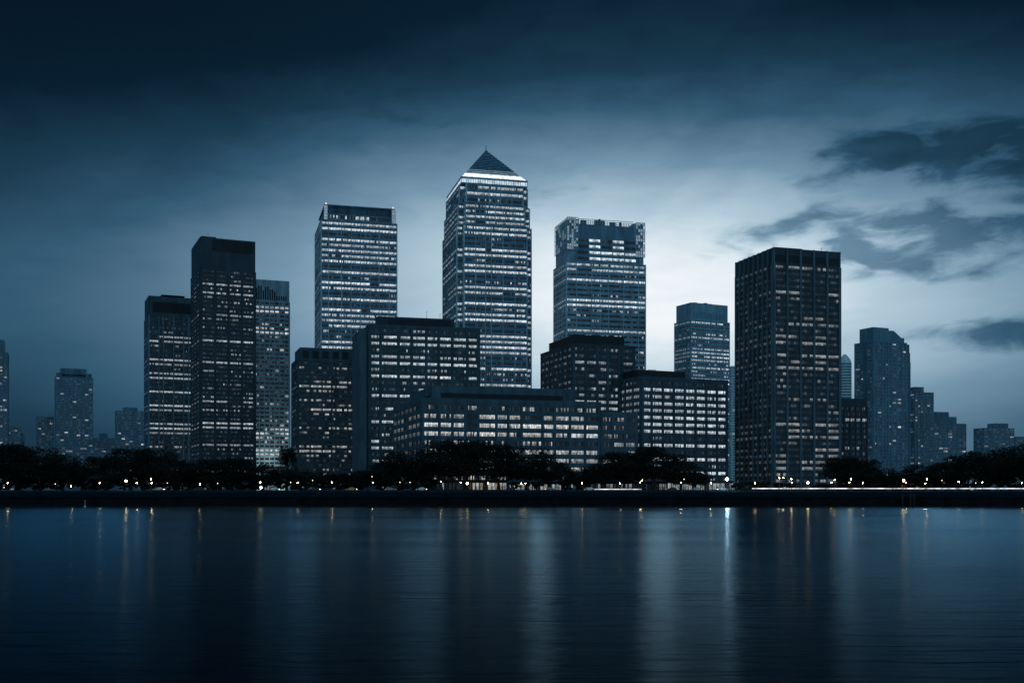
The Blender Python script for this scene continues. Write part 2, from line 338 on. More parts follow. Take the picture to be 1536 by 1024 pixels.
class Building:
    def __init__(s, name, label, cat, loc, core=W_CORE, seed=1):
        s.root = empty(name, (loc[0], loc[1], 5.9), 0, label, cat); s.o = Vector((loc[0], loc[1], 5.9))
        s.core = MB(); s.skin = {}; s.wins = []; s.coremat = core; s.rng = random.Random(seed); s.D = loc[1]
    def lay(s, mat):
        if mat.name not in s.skin: s.skin[mat.name] = (mat, MB())
        return s.skin[mat.name][1]
    def block(s, poly, z0, z1, mat, top=None): s.lay(mat).prism(poly, z0, z1, top)
    def facade(s, a, b, z0, z1, n_floor, bays, pattern, wall, pier=None, frac=0.5, sill=0.28, pw=0.5, proud=0.35, panes=5,
               gap=0.12, warm=0.25, glow=1.0, fill=0.85, dim=0.03, floors_off_top=0, side_glow=.3, pier_proud=0.55, density=None, patch=True):
        """one wall of the building between plan points a and b (left to right seen from outside)"""
        r = s.rng; a = Vector(a); b = Vector(b); Lg = (b-a).length; u = (b-a)/Lg; n = Vector((u.y, -u.x))
        sk = s.lay(wall); pk = s.lay(pier or wall); fh = (z1-z0)/n_floor
        if isinstance(bays, int): bays = [1.0]*bays
        tot = sum(bays); xs = [0.0]
        for w_ in bays: xs.append(xs[-1] + w_/tot*Lg)
        # spandrels
        for i in range(n_floor+1):
            if i == 0: lo, hi = z0, z0 + fh*sill
            elif i == n_floor: lo, hi = z1 - fh*(1-frac-sill), z1 + 0.02
            else: lo, hi = z0 + i*fh - fh*(1-frac-sill), z0 + i*fh + fh*sill
            sk.wbox(a, u, n, 0.05, Lg-0.05, -0.2, proud, lo, hi)
        for k, x in enumerate(xs):
            w2 = pw/2
            lo_, hi_ = (0.0, pw) if k == 0 else ((Lg-pw, Lg) if k == len(xs)-1 else (x-w2, x+w2))
            pk.wbox(a, u, n, lo_, hi_, -0.2, pier_proud, z0, z1+0.04)
        for i in range(n_floor):           # i counts storeys from the top
            zb = z1 - (i+1)*fh + fh*sill; zt = zb + fh*frac
            if i < floors_off_top: continue
            ch = pattern[i] if pattern and i < len(pattern) else None
            row = {'0': .0, '1': .45, '2': .8, '3': 1.0}.get(ch)
            if row is None: row = r.choice([0, 0, 0, .45, .45, .8])
            if density is not None and ch is None: row = 1.0
            row_b = {0: .0, .45: .72, .8: .85, 1.0: 1.08}.get(row, row)
            rowv = r.uniform(.68, 1.08)
            for k in range(len(bays)):
                x0, x1 = xs[k] + pw/2 + 0.08, xs[k+1] - pw/2 - 0.08
                if x1 - x0 < 0.3: continue
                if density is not None:
                    on = r.random() < density*(row if ch else 1.0)
                    lvl = r.uniform(.3, 1.0)
                else:
                    on = r.random() < (fill if row >= .8 else (0.62 if row > .3 else 0.10)); lvl = row_b*r.uniform(.75, 1.1) if row > 0 else r.uniform(.2, .7)
                s.wins.append(dict(a=a, u=u, n=n, x0=x0, x1=x1, zb=zb, zt=zt, on=on, lvl=lvl*rowv*glow*(side_glow if abs(n.y) < .6 else 1), row=row,
                                   warm=(warm if warm < .3 or r.random() < .8 else 1-warm), panes=panes, gap=gap, dim=dim, seed=r.random()))
    def pane_cols(s, w):
        r = random.Random(w['seed']); n = max(1, w['panes'])
        tint = (1.0, 0.88 + 0.09*(1-w['warm']), 0.64 + 0.36*(1-w['warm']))
        cool = (0.80, 0.92, 1.0)
        t = r.uniform(0, 1)*w['warm'] + (0.0 if w['warm'] < .3 else .25)
        base = [cool[i]*(1-t) + tint[i]*t for i in range(3)]
        keep = r.uniform(.78, 1.05) if .7 < w['row'] < .95 else (1.05 if w['row'] >= .95 else r.uniform(.12, .62))
        res = []
        for j in range(n):
            if w['on'] and r.random() < keep:
                l = w['lvl']*r.choice([.45, .7, .85, .95, 1, 1.1]); top, bot = l, l*r.choice([1, .85, .6, .35])
            else:
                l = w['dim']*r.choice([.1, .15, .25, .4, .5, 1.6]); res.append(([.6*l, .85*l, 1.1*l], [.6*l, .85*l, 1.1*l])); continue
            res.append(([c*top for c in base], [c*bot for c in base]))
        return res
    def add_win(s, mb, w, o):
        n = max(1, w['panes']); cols = s.pane_cols(w); wd = (w['x1']-w['x0'])/n; g = min(wd*0.3, w['gap'])
        P = lambda x, z, d=0.06: (w['a'].x + w['u'].x*x + w['n'].x*d - o.x, w['a'].y + w['u'].y*x + w['n'].y*d - o.y, z - o.z)
        zm = w['zb'] + (w['zt']-w['zb'])*0.52
        for j in range(n):
            x0 = w['x0'] + j*wd + g/2; x1 = x0 + wd - g; top, bot = cols[j]
            mb.quad(P(x0, w['zb']), P(x1, w['zb']), P(x1, zm), P(x0, zm), bot)
            mb.quad(P(x0, zm), P(x1, zm), P(x1, w['zt']), P(x0, w['zt']), top)
    def finish(s, name_core='core_wall', wall_name='wall'):
        if s.core.f: 
            o = s.core.build(name_core, s.coremat, s.root); o.matrix_parent_inverse = Matrix.Translation(-s.o)
        for i, (nm, (mt, mb)) in enumerate(s.skin.items()):
            o = mb.build({'dark_louvre': 'louvre_band', 'bright_mullion': 'mullion', 'crown_light': 'crown_lighting', 'crown_light_soft': 'crown_lighting', 'rib_glow_fading': 'crown_lighting', 'rib_glow_last': 'crown_lighting', 'pyramid_cladding': 'roof', 'lattice_light': 'lit_screen', 'post_metal': 'window_frame', 'upright_rib': 'rib', 'hazy_recess': 'crown_slits'}.get(nm, wall_name), mt, s.root); o.matrix_parent_inverse = Matrix.Translation(-s.o)
        PENDING.append(s)
def finish_windows(limit=100):
    for s in PENDING:
        scored = []
        for w in s.wins:
            p = w['a'] + w['u']*((w['x0']+w['x1'])/2); z = (w['zb']+w['zt'])/2
            x, y = proj((p.x, p.y, z)); d = p.y; view = Vector((p.x, p.y)).normalized()
            facing = -(view.dot(w['n'])); area = (w['x1']-w['x0'])*(w['zt']-w['zb'])*max(0, facing)/d/d*1e6
            hid = facing <= 0.02 or x < 0 or x > 1536 or y > 704 or any(l < x < r_ and y > t and D < d - 12 for l, r_, t, D in OCC)
            scored.append((0 if hid else 1, 1 if w['on'] else 0, area, w))
        scored.sort(key=lambda q: (-q[0], -q[1], -q[2]))
        rest = MB()
        for i, (vis, on, area, w) in enumerate(scored):
            if i < limit and vis:
                c = w['a'] + w['u']*((w['x0']+w['x1'])/2); o = Vector((c.x, c.y, w['zb']))
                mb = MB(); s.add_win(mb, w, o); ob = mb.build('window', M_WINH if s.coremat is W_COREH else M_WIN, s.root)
                ob.location = o; ob.matrix_parent_inverse = Matrix.Translation(-s.o)
            else: s.add_win(rest, w, s.o)
        if rest.f: tag(rest.build('window', M_WINH if s.coremat is W_COREH else M_WIN, s.root), kind='stuff')

def simple(name, label, xl, xc, xr, ytop, D, th, floor_px, bays_f, bays_l, pattern, wall, core, pier=None, seed=1, L=None, W=None,
           crown_px=0, crown_mat=None, cat='building', parapet=1.2, sides=True, roof=None, pl=None, poly=None, **kw):
    pl = pl or plan(xl, xc, xr, D, th, L, W)
    B = Building(name, label, cat, pl['P'](0, 0), core, seed); B.pl = pl
    z1 = PZ(ytop, D); zc = z1 - crown_px/F_PX*D
    OCC.append((xl, xr, ytop, D))
    poly = poly or rect(pl); B.poly = poly
    B.core.prism(poly, 5.0, zc)
    nf = max(1, round((zc-5.9)/(floor_px/F_PX*D)))
    kwl = dict(kw); 
    for i in range(len(poly)):
        a, b = Vector(poly[i]), Vector(poly[(i+1) % len(poly)]); mid = (a+b)/2; e = b-a; n = Vector((e.y, -e.x)).normalized()
        along_front = abs(e.normalized().dot(Vector(pl['u']))) > 0.9
        ref = pl['W'] if along_front else pl['L']; bays = bays_f if along_front else bays_l
        if isinstance(bays, int): nb = max(1, round(bays*e.length/ref))
        else: nb = bays if e.length > 0.6*ref else max(1, round(len(bays)*e.length/ref))
        B.facade(a, b, 5.9, zc, nf, nb, pattern, wall, pier, **kwl)
    if crown_px: B.block([tuple(p) for p in poly], zc + 0.05, z1, crown_mat or wall)
    else:
        # parapet, slightly proud
        B.block(inset(poly, -0.45), zc + 0.06, zc + parapet, wall)
    B.ztop = z1; B.zc = zc
    return B
def inset(poly, d):
    n = len(poly); out = []
    for i in range(n):
        p0, p1, p2 = Vector(poly[i-1]), Vector(poly[i]), Vector(poly[(i+1) % n])
        e1 = (p1-p0).normalized(); e2 = (p2-p1).normalized(); n1 = Vector((-e1.y, e1.x)); n2 = Vector((-e2.y, e2.x))
        m = (n1+n2); k = m.length_squared
        q = p1 + m*(2*d/k) if k > 1e-6 else p1 + n1*d
        out.append((q.x, q.y))
    return out

# ---- tall pyramid-roofed tower
pl = plan(663, 687, 799, 763, 14)
PAT = '23023220033133013203123003332103113200'
nD = 763
poly = notched(pl, 4.2)
B = simple('office_tower', 'tallest glass tower with a pyramid roof lit white along its eaves', 663, 687, 799, 336, 763, 14, 8.1,
    [1,.85,.5,1,1.05,1.05], 6, PAT[5:], W_STEEL, W_CORES, W_MULL, seed=5, pl=pl, poly=poly, frac=.43, sill=.3, pw=.42, pier_proud=.5, panes=8, warm=.15, glow=.9, fill=.94, parapet=.5)
z1 = B.zc
def setback(B, poly, z0, ytop, pat, fpx, bf, bl, **kw):
    D = B.D; z1_ = PZ(ytop, D); B.core.prism(poly, z0 + 0.02, z1_); nf = max(1, round((z1_-z0)/(fpx/F_PX*D)))
    for i in range(len(poly)):
        a, b_ = Vector(poly[i]), Vector(poly[(i+1) % len(poly)]); e = b_-a; fr = abs(e.normalized().dot(Vector(B.pl['u']))) > .9
        ref = B.pl['W'] if fr else B.pl['L']; B.facade(a, b_, z0 + 0.55, z1_, nf, max(1, round((bf if fr else bl)*e.length/ref)), pat, W_STEEL, W_MULL, **kw)
    return z1_
TK = dict(frac=.43, sill=.3, pw=.42, pier_proud=.5, panes=8, warm=.15, glow=.9, fill=.94)
p2 = notched(dict(pl, P=lambda a, b_: pl['P'](1.0 + a*(pl['W']-2)/pl['W'], 1.0 + b_*(pl['L']-2)/pl['L'])), 4.6)
z2 = setback(B, p2, z1, 303, '2232', 8.1, 7, 6, **TK)
p3 = notched(dict(pl, P=lambda a, b_: pl['P'](2.2 + a*(pl['W']-4.4)/pl['W'], 2.2 + b_*(pl['L']-4.4)/pl['L'])), 4.6)
z3 = setback(B, p3, z2, 273, '23', 9.5, 7, 6, **TK)
q0 = rect(pl, 3.0, pl['W']-3.0, 3.0, pl['L']-3.0)
W_, L_ = pl['W'], pl['L']
def pyr(t): m = 3.6 + t*(W_/2-3.6); k = 3.6 + t*(L_/2-3.6); return rect(pl, m, W_-m, k, L_-k)
zt = PZ(221, 763 + 30); za = z3 + 0.05
Zp = lambda t: za + 5.0 + (zt - za - 5.0)*t
B.block(q0, za, za + 1.0, W_STEEL)
G_TIER = mat_glow('crown_light_soft', (0.80, 0.92, 1.0), .75, sample=False, lo=.35); G_FADE = mat_glow('rib_glow_fading', (0.7, 0.88, 1.0), .30, sample=False, lo=.4); G_FADE2 = mat_glow('rib_glow_last', (0.6, 0.82, 1.0), .12, sample=False, lo=.3)
lit = B.lay(G_WHITE); B.lay(G_TIER).prism(inset(q0, .3), za + 1.0, za + 3.6)
B.block(inset(q0, -.1), za + 3.65, za + 4.3, W_MULL)
B.block(pyr(-.03), za + 4.32, Zp(0), W_STEEL)
lit.prism(pyr(0.0), Zp(0) + .02, Zp(.12), pyr(.12))
pyrm = mat_wall('pyramid_cladding', (0.17, 0.28, 0.36), rough=0.45, spec=0.5, scale=.15)
NS = 15
for i in range(NS):
    t0 = .125 + .875*i/NS; t1 = .125 + .875*(i+.62)/NS; t2 = min(1, .125 + .875*(i+1)/NS)
    B.block(pyr(t0), Zp(t0) + .02, Zp(t1), (G_FADE if i == 0 else G_FADE2) if i < 3 else pyrm, pyr(t1)); B.block(pyr(min(.995, t1+.02)), Zp(t1) + .02, Zp(t2), W_CORE, pyr(min(.999, t2+.01)))  # lowest ribs emit: crown light fading up the roof is put into them
for k in range(29):                  # upright fins on the two lit tiers
    a0 = 3.0 + (W_-6)*k/28; B.lay(W_MULL).wbox(pl['P'](0, 3.0), pl['u'], (-pl['v'][0], -pl['v'][1]), a0-.16, a0+.16, 0, .12, za+1.0, za+3.64)
m = MB(); ap = rect(pl, W_/2, W_/2, L_/2, L_/2)[0]; m.tube((ap[0], ap[1], zt-1), (ap[0], ap[1], zt+3.5), .35, .12, 6)
o = m.build('spire', METAL, B.root); o.matrix_parent_inverse = Matrix.Translation(-B.o)
B.finish()

# ---- left glass tower with the cut-back crown
B = simple('office_tower', 'tall glass tower left of the pyramid tower with nearly every floor lit', 473, 482, 595, 330, 760, 15, 8.05,
    [.75,1.3,1,1,.95,.95,1.05,.8], 6, '33022222030320203222113312', W_STEEL, W_CORES, W_MULL, seed=8, frac=.43, sill=.3, pw=.36, panes=8, warm=.15, glow=.95, parapet=.6, fill=.98)
pl = B.pl; W_, L_ = pl['W'], pl['L']; z0 = B.zc; zt = PZ(305, 760)
zm = z0 + (zt-z0)*.45
B.block(rect(pl, 1.2, W_-1.2, 1.2, L_-1.2), z0 + .05, zm, W_STEEL)
B.facade(pl['P'](4.6, 1.2), pl['P'](W_-4.6, 1.2), z0+.7, zm+.1, 1, 6, '1', W_STEEL, None, frac=.5, sill=.25, pw=.5, panes=6)
B.block(rect(pl, 3.2, W_-2.0, 2.0, L_-2.0), zm + .05, zt - .8, W_BLOCK)
B.block(rect(pl, 2.2, W_-1.4, 1.4, L_-1.6), zt - .78, zt, W_STEEL)
bb = B.lay(W_CORES)
for k in range(6):
    a0 = 5 + (W_-12)*k/6; bb.wbox(pl['P'](0, 2.0), pl['u'], (-pl['v'][0], -pl['v'][1]), a0+.5, a0+(W_-12)/6-.5, -.1, .14, zm+.6, zm+3.6)
for a0, a1 in ((2.0, 4.3), (W_-3.2, W_-1.0)):
    m = MB(); N_ = (-pl['v'][0], -pl['v'][1])
    for i in range(5): m.wbox(pl['P'](0, 1.2), pl['u'], N_, a0+.08, a1-.08, -.2, .28, z0+.8+i*2.0, z0+.8+i*2.0+1.7, 1)
    m.wbox(pl['P'](0, 1.2), pl['u'], N_, a0-.35, a0+.05, -.3, .4, z0+.2, zt-.9); m.wbox(pl['P'](0, 1.2), pl['u'], N_, a1-.05, a1+.35, -.3, .4, z0+.2, zt-.9)
    for i in range(6): m.wbox(pl['P'](0, 1.2), pl['u'], N_, a0-.1, a1+.1, -.25, .33, z0+.52+i*2.0, z0+.78+i*2.0)
    o = m.build('corner_screen', [W_MULL, G_LATT], B.root); o.matrix_parent_inverse = Matrix.Translation(-B.o)
for a0 in (3.4, W_-2.2):
    m = MB(); p = pl['P'](a0, 1.8); m.lathe([(.35, 0), (.55, .5), (.4, 1.0), (.1, 1.2)], p[0], p[1], 8); m.v = [(x, y, z+zt+.02) for x, y, z in m.v]
    o = m.build('beacon', G_RED, B.root); o.matrix_parent_inverse = Matrix.Translation(-B.o)
B.finish()

# ---- right glass tower with lattice screens at its corners
B = simple('office_tower', 'glass tower right of the pyramid tower with lit lattice screens at its top corners', 831, 850, 968, 392, 740, 14, 7.6,
    [.8,1.25,.7,.7,1.25,1.25,.6], 6, '230300133100031001101', W_STEEL2, W_CORES, W_MULL, seed=21, frac=.42, sill=.3, pw=.34, panes=8, warm=.08, glow=.95, parapet=.4, fill=.94)
pl = B.pl; W_, L_ = pl['W'], pl['L']; z0 = B.zc; zt = PZ(325, 740); P = pl['P']
def taper(t): m = 5.5 + 3.2*t; return rect(pl, m, W_-m+1.5, 0.6 + 1.8*t, L_-4)
zs = PZ(362, 740); zc_ = PZ(333, 740)
B.block(taper(0), z0 + .05, zc_, W_STEEL, taper(1))
B.block(rect(pl, 1.0, 9.0, 1.2, L_-1), z0 + .06, zt-.9, W_STEEL2); B.block(rect(pl, W_-8, W_-.8, 1.4, L_-1), z0 + .06, PZ(328, 740), W_STEEL2)
nrm = (-pl['v'][0], -pl['v'][1])
for i in range(4):
    za_ = z0 + 2 + (i*1.0)*(PZ(355, 740)-z0)/4; t = (za_ - z0)/(zc_-z0)
    for k in range(5):
        wd = (W_-14)/5; x0 = 7.5 + k*wd
        on = (i == 0 and k in (1, 2, 3, 4)) or (i == 1 and k in (1, 2, 3, 4)) or (i == 2 and k in (1, 3)) or (i == 3 and k in (1, 3))
        a_ = Vector(P(0, .6 + 1.8*t - .15)); B.wins.append(dict(a=a_, u=Vector(pl['u']), n=Vector(nrm), x0=x0+.4, x1=x0+wd-.3, zb=za_, zt=za_+1.7, on=on, lvl=.95, row=.8, warm=.1, panes=5, gap=.12, dim=.02, seed=k*7.1+i))
B.lay(W_STEEL2)
def lattice(a, u_, n_, x0, x1, z0_, z1_, nx, nz, lit_cells):
    m = MB(); dx = (x1-x0)/nx; dz = (z1_-z0_)/nz
    for i in range(nx+1): m.wbox(a, u_, n_, x0+i*dx-.17, x0+i*dx+.17, -.1, .22, z0_, z1_)
    for j in range(nz+1): m.wbox(a, u_, n_, x0, x1, -.05, .14, z0_+j*dz-.14, z0_+j*dz+.14)
    for i in range(nx):
        for j in range(nz):
            if RNG.random() < lit_cells: m.wbox(a, u_, n_, x0+i*dx+.25, x0+(i+1)*dx-.25, -.04, .06, z0_+j*dz+.2, z0_+(j+1)*dz-.2, 1)
    o = m.build('lattice_screen', [W_MULL, G_LATT], B.root); o.matrix_parent_inverse = Matrix.Translation(-B.o)
lattice(P(0, .4), pl['u'], nrm, .4, 8.2, zs-5, zt, 5, 11, .6)
lattice(P(0, .4), pl['u'], nrm, W_-6.8, W_-.2, zs-8, PZ(327, 740), 4, 11, .55)
lattice(P(.4, 0), pl['v'], (-pl['u'][0], -pl['u'][1]), 1, L_-1, zs-4, zt-.5, 12, 6, .16)
tr = B.lay(W_MULL)
for k in range(24):
    x0 = 9 + (W_-17)*k/23; tr.wbox(P(0, 2.0), pl['u'], nrm, x0-.15, x0+.15, -.2, .2, zc_+.05, zt - .6 - 1.2*(k/24))
for h in (.5, 1.9, 3.1): tr.wbox(P(0, 2.0), pl['u'], nrm, 9, W_-8, -.1, .15, zc_+h, zc_+h+.3)
for k, (x0, x1, h) in enumerate(((12, 16, 1.0), (22, 29, 1.4), (25, 26, 2.4), (33, 37, .8), (40, 41, 1.2))):
    m = MB(); m.wbox(P(0, 6), pl['u'], nrm, x0, x1, -2, 0, zt-3.5, zt+h-1); o = m.build('roof_unit', W_DARK, B.root); o.matrix_parent_inverse = Matrix.Translation(-B.o)
B.finish()

# ---- left group
B = simple('office_tower', 'slim dark tower standing left of the black tower, floors lit in white bands', 217, 223, 292, 443, 860, 24, 6.9, [1,.45,1,1,.5,.6], 4,
    '00003210032023003003200232001001', W_BLOCK, W_CORE, W_STEEL, seed=31, crown_px=30, frac=.38, sill=.32, pw=.7, panes=6, warm=.2, glow=.72, fill=.97)
pl = B.pl; B.block(rect(pl, 8, 27, 4, 20), B.ztop+.02, B.ztop+.8, W_BLACK); B.block(rect(pl, 10, 28, 4, 22), B.ztop+1.6, B.ztop+2.1, W_BLACK)
for a_ in (10.5, 27): B.lay(W_BLACK).wbox(pl['P'](0, 5), pl['u'], (-pl['v'][0], -pl['v'][1]), a_, a_+.5, 0, .5, B.ztop+.8, B.ztop+1.6)
B.lay(W_BLACK).wbox(pl['P'](0, 0), pl['u'], (-pl['v'][0], -pl['v'][1]), 3, pl['W']-3, -.2, .25, B.zc+3.0, B.zc+11)
B.finish()
B = simple('office_tower', 'tall black tower with a plain dark crown, tallest of the left group', 287, 300, 383, 355, 760, 24, 6.55, [1.1,1,1,1], 3,
    '010212110121010030000201100001201003300021100', W_DARK, W_CORE, None, seed=44, crown_px=47, frac=.42, sill=.3, pw=1.6, panes=8, warm=.15, glow=.66, fill=.88)
pl = B.pl
B.lay(W_BLACK).wbox(pl['P'](0, 0), pl['u'], (-pl['v'][0], -pl['v'][1]), 8, pl['W']-1, -.2, .1, B.ztop-9, B.ztop-1)
B.block(rect(pl, 1, 11, 1, 12), B.ztop+.02, B.ztop+.9, W_DARK); B.finish()
B = simple('office_tower', 'pale concrete grid tower behind the black tower, brightly lit at its base', 372, 374, 434, 418, 880, 20, 6.3, [1,1,1,1,1,1,1,1], 6,
    '0230012310010000010000001000112321123', W_PALE, W_COREP, None, seed=52, L=34, crown_px=32, frac=.5, sill=.25, pw=.8, panes=2, warm=.3, glow=.95, fill=.9)
pl = B.pl; bl = B.lay(W_BLACK)
for k in range(16):
    a0 = 1.5 + (pl['W']-3)*k/16; h = (4 + 8*RNG.random()) if k < 11 else 3.5
    bl.wbox(pl['P'](0, 0), pl['u'], (-pl['v'][0], -pl['v'][1]), a0, a0+1.1, -.2, .06, B.zc+1.0, B.zc+1.0+h)
B.finish()

# ---- front row
B = simple('office_block', 'dark block with square openings along its attic, left of the wide block', 438, 447, 548, 540, 700, 18, 6.9, [1,1,.8,.35,1,1,.5], 4,
    '01001210112100110022100110213', W_BLOCK, W_CORE, None, seed=61, frac=.45, sill=.25, pw=.8, panes=4, warm=.6, glow=.7, fill=.6, dim=.02)
pl = B.pl; P = pl['P']; zt = PZ(520, 700)
B.block(rect(pl, 1.5, pl['W'], 1.5, pl['L']-3), B.zc + 1.25, zt, W_BLOCK)
for k in range(5): B.lay(W_BLACK).wbox(P(0, 1.5), pl['u'], (-pl['v'][0], -pl['v'][1]), 3+k*6.4, 7+k*6.4, -.2, .05, zt-6.8, zt-1.9)
B.finish()
B = simple('office_block', 'wide mid-rise block with rows of white windows and a dark penthouse', 545, 553, 719, 490, 640, 15, 9.7, [.75,1.15,.85,.95,.8,.9,1,.8], 4,
    '02312313113011211330211', W_BLOCK, W_CORE, None, seed=71, frac=.40, sill=.32, pw=1.6, panes=8, warm=.25, glow=.85, fill=.95, parapet=1.6)
pl = B.pl; P = pl['P']
B.block(rect(pl, -5.2, -1.0, 1.0, 38), 5, B.zc - 1.5, W_BRONZE)           # plain stair slab at the left end
B.block(rect(pl, 6, pl['W']-14, 6, pl['L']-8), B.zc + 1.62, PZ(472, 640)+.4, W_DARK)
B.lay(W_BLACK).wbox(P(0, 6), pl['u'], (-pl['v'][0], -pl['v'][1]), 12, pl['W']-16, -.1, .12, B.zc+2.2, PZ(472, 640)-.8)
B.finish()
OCC.append((534, 546, 504, 640))
B = simple('office_block', 'dark block with a flat dark penthouse in front of the right glass tower', 812, 859, 952, 518, 600, 19, 9.8, [1,.9,.8,.9,.25,1], 7,
    '1121121133112213311', W_DARK, W_CORE, W_BLOCK, seed=81, frac=.42, sill=.3, pw=1.5, panes=4, warm=.25, glow=.55, fill=.75, dim=.03)
pl = B.pl
B.block(rect(pl, 2.5, pl['W']-5, 3, pl['L']-6), B.zc + 1.22, PZ(500, 600), W_BLACK); B.finish()
B = simple('office_block', 'squat block with bright even window rows between the long block and the right tower', 953, 962, 1091, 568, 590, 24, 10.3, [.9,1,1,1,1,1,1,1], 5,
    '0322232303031312', W_BLOCK, W_CORE, None, seed=91, L=42, frac=.42, sill=.32, pw=1.4, panes=7, warm=.15, glow=.92, fill=.97, parapet=1.5)
pl = B.pl; B.block(rect(pl, 0.5, 31, 5, 30), B.zc + 1.52, PZ(554, 590)+.5, W_BLACK)
m = MB()
for a0 in (9, 12, 14): p = pl['P'](a0, 8); m.tube((p[0], p[1], PZ(554, 590)), (p[0], p[1], PZ(550, 590)), .1, .1, 5)
p, q = pl['P'](9, 8), pl['P'](14, 8); m.tube((p[0], p[1], PZ(551, 590)), (q[0], q[1], PZ(551, 590)), .12, .12, 5)
o = m.build('aerial', METAL, B.root); o.matrix_parent_inverse = Matrix.Translation(-B.o); B.finish()
# the long low block
B = simple('office_block', 'long low block along the waterfront with a dark louvred upper storey', 591, 632, 900, 603, 505, 17, 12.9, [1.1,.8,.8,.8,1.15,.75,.85,1.35,.8,1,1,1], 7,
    '1232122211', W_BRONZE, W_CORE, None, seed=101, frac=.46, sill=.25, pw=1.25, panes=8, warm=.45, glow=.78, fill=.9, parapet=2.2, dim=.02)
pl = B.pl; P = pl['P']; W_, L_ = pl['W'], pl['L']; zt = PZ(578, 515)
B.block(rect(pl, 7, W_-11, 8, L_-6), B.zc + 2.22, zt, W_BRONZE)
B.lay(W_BLACK).wbox(P(0, 8), pl['u'], (-pl['v'][0], -pl['v'][1]), 11, W_-16, -.1, .1, zt-7.6, zt-3.3)
B.lay(W_BLACK).wbox(P(7, 0), pl['v'], (-pl['u'][0], -pl['u'][1]), 12, L_-10, -.1, .1, zt-7.6, zt-4.0)
nfl = max(1, round((B.zc-5.9)/(12.9/F_PX*505))); zr = B.zc - (B.zc-5.9)/nfl
w2 = rect(pl, W_+.45, W_+19.5, .4, L_-5); B.core.prism(w2, 5, zr)
for i in range(4): B.facade(w2[i], w2[(i+1) % 4], 5.9, zr, nfl-1, 3 if i % 2 == 0 else 6, '1112221', W_BRONZE, None, frac=.46, sill=.25, pw=1.25, panes=8, warm=.45, glow=.62, fill=.75)
B.block(inset(w2, -.45), zr+.06, zr+1.5, W_BRONZE)
OCC.append((890, 951, 622, 520)); OCC.append((664, 848, 578, 515))
B.finish()

# ---- right group
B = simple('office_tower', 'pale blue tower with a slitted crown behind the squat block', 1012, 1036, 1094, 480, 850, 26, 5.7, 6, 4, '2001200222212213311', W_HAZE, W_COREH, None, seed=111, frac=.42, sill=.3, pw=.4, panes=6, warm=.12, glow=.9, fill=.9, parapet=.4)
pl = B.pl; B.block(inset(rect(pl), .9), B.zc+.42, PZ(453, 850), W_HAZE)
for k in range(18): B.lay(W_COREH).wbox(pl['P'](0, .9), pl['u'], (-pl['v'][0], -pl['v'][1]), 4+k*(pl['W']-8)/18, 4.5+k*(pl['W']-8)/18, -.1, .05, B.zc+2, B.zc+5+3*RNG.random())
for a0, h in ((6, .9), (16, 1.2), (20, .8)):
    m = MB(); m.prism(rect(pl, a0, a0+3, 4, 7), PZ(453, 850)+.02, PZ(453, 850)+h); o = m.build('roof_unit', W_COREH, B.root); o.matrix_parent_inverse = Matrix.Translation(-B.o)
B.finish()
B = simple('office_tower', 'broad dark tower with upright ribs, right of the bright squat block', 1104, 1160, 1260, 371, 600, 17, 9.5, [1,1,1,1,1], 8,
    '20002100120220222011011002220222211', W_DARK, W_CORE, W_RIB, seed=121, crown_px=24, frac=.45, sill=.3, pw=1.1, pier_proud=.9, panes=4, warm=.45, glow=.40, fill=.66, dim=.03)
pl = B.pl; W_, L_ = pl['W'], pl['L']; nrm = (-pl['v'][0], -pl['v'][1])
for k in range(6):
    a0 = W_*k/5; B.lay(W_RIB).wbox(pl['P'](0, 0), pl['u'], nrm, max(0, a0-.55), min(W_, a0+.55), -.1, .7, B.zc, B.ztop+.02)
    if k < 5: B.lay(W_BLACK).wbox(pl['P'](0, 0), pl['u'], nrm, a0+1.2, a0+W_/5-1.2, -.1, .06, B.zc+1, B.zc+5)
for k in range(9):
    a0 = L_*k/8; B.lay(W_RIB).wbox(pl['P'](0, 0), pl['v'], (-pl['u'][0], -pl['u'][1]), max(0, a0-.45), min(L_, a0+.45), -.1, .7, B.zc, B.ztop+.02)
B.block(rect(pl, 1.5, 19, 1.5, 14), B.ztop+.02, B.ztop+.7, W_DARK)
m = MB(); p = pl['P'](2.5, 4); m.tube((p[0], p[1], B.ztop), (p[0], p[1], B.ztop+2.6), .09, .06, 5); o = m.build('aerial', METAL, B.root); o.matrix_parent_inverse = Matrix.Translation(-B.o)
B.finish()
B = simple('office_block', 'low dark block half hidden behind the right edge of the ribbed tower', 1256, 1257, 1301, 597, 660, 14, 8.5, 5, 4, '00201001100000', W_DARK, W_CORE, None, seed=131, L=30, frac=.5, sill=.25, pw=.8, panes=5, warm=.3, glow=.8, crown_px=11)
B.finish()
# distant ones
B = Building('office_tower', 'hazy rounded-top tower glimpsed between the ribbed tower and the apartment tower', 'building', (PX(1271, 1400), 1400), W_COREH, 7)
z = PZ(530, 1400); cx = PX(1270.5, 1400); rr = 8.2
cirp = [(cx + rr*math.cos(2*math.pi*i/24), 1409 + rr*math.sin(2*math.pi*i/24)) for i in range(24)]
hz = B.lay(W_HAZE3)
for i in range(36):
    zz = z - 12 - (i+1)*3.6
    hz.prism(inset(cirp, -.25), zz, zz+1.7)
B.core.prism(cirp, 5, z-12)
for i in range(6): k0 = math.cos(i/6*1.4); k1 = math.cos((i+1)/6*1.4); f = lambda k: [(cx+(x-cx)*k, 1409+(y-1409)*k) for x, y in cirp]; hz.prism(f(k0), z-12+2*i+.02, z-12+2*i+2, f(k1))
for j in range(24):
    for i in range(30):
        if j in range(13, 23): pass
B.finish(); OCC.append((1262, 1280, 530, 1400))
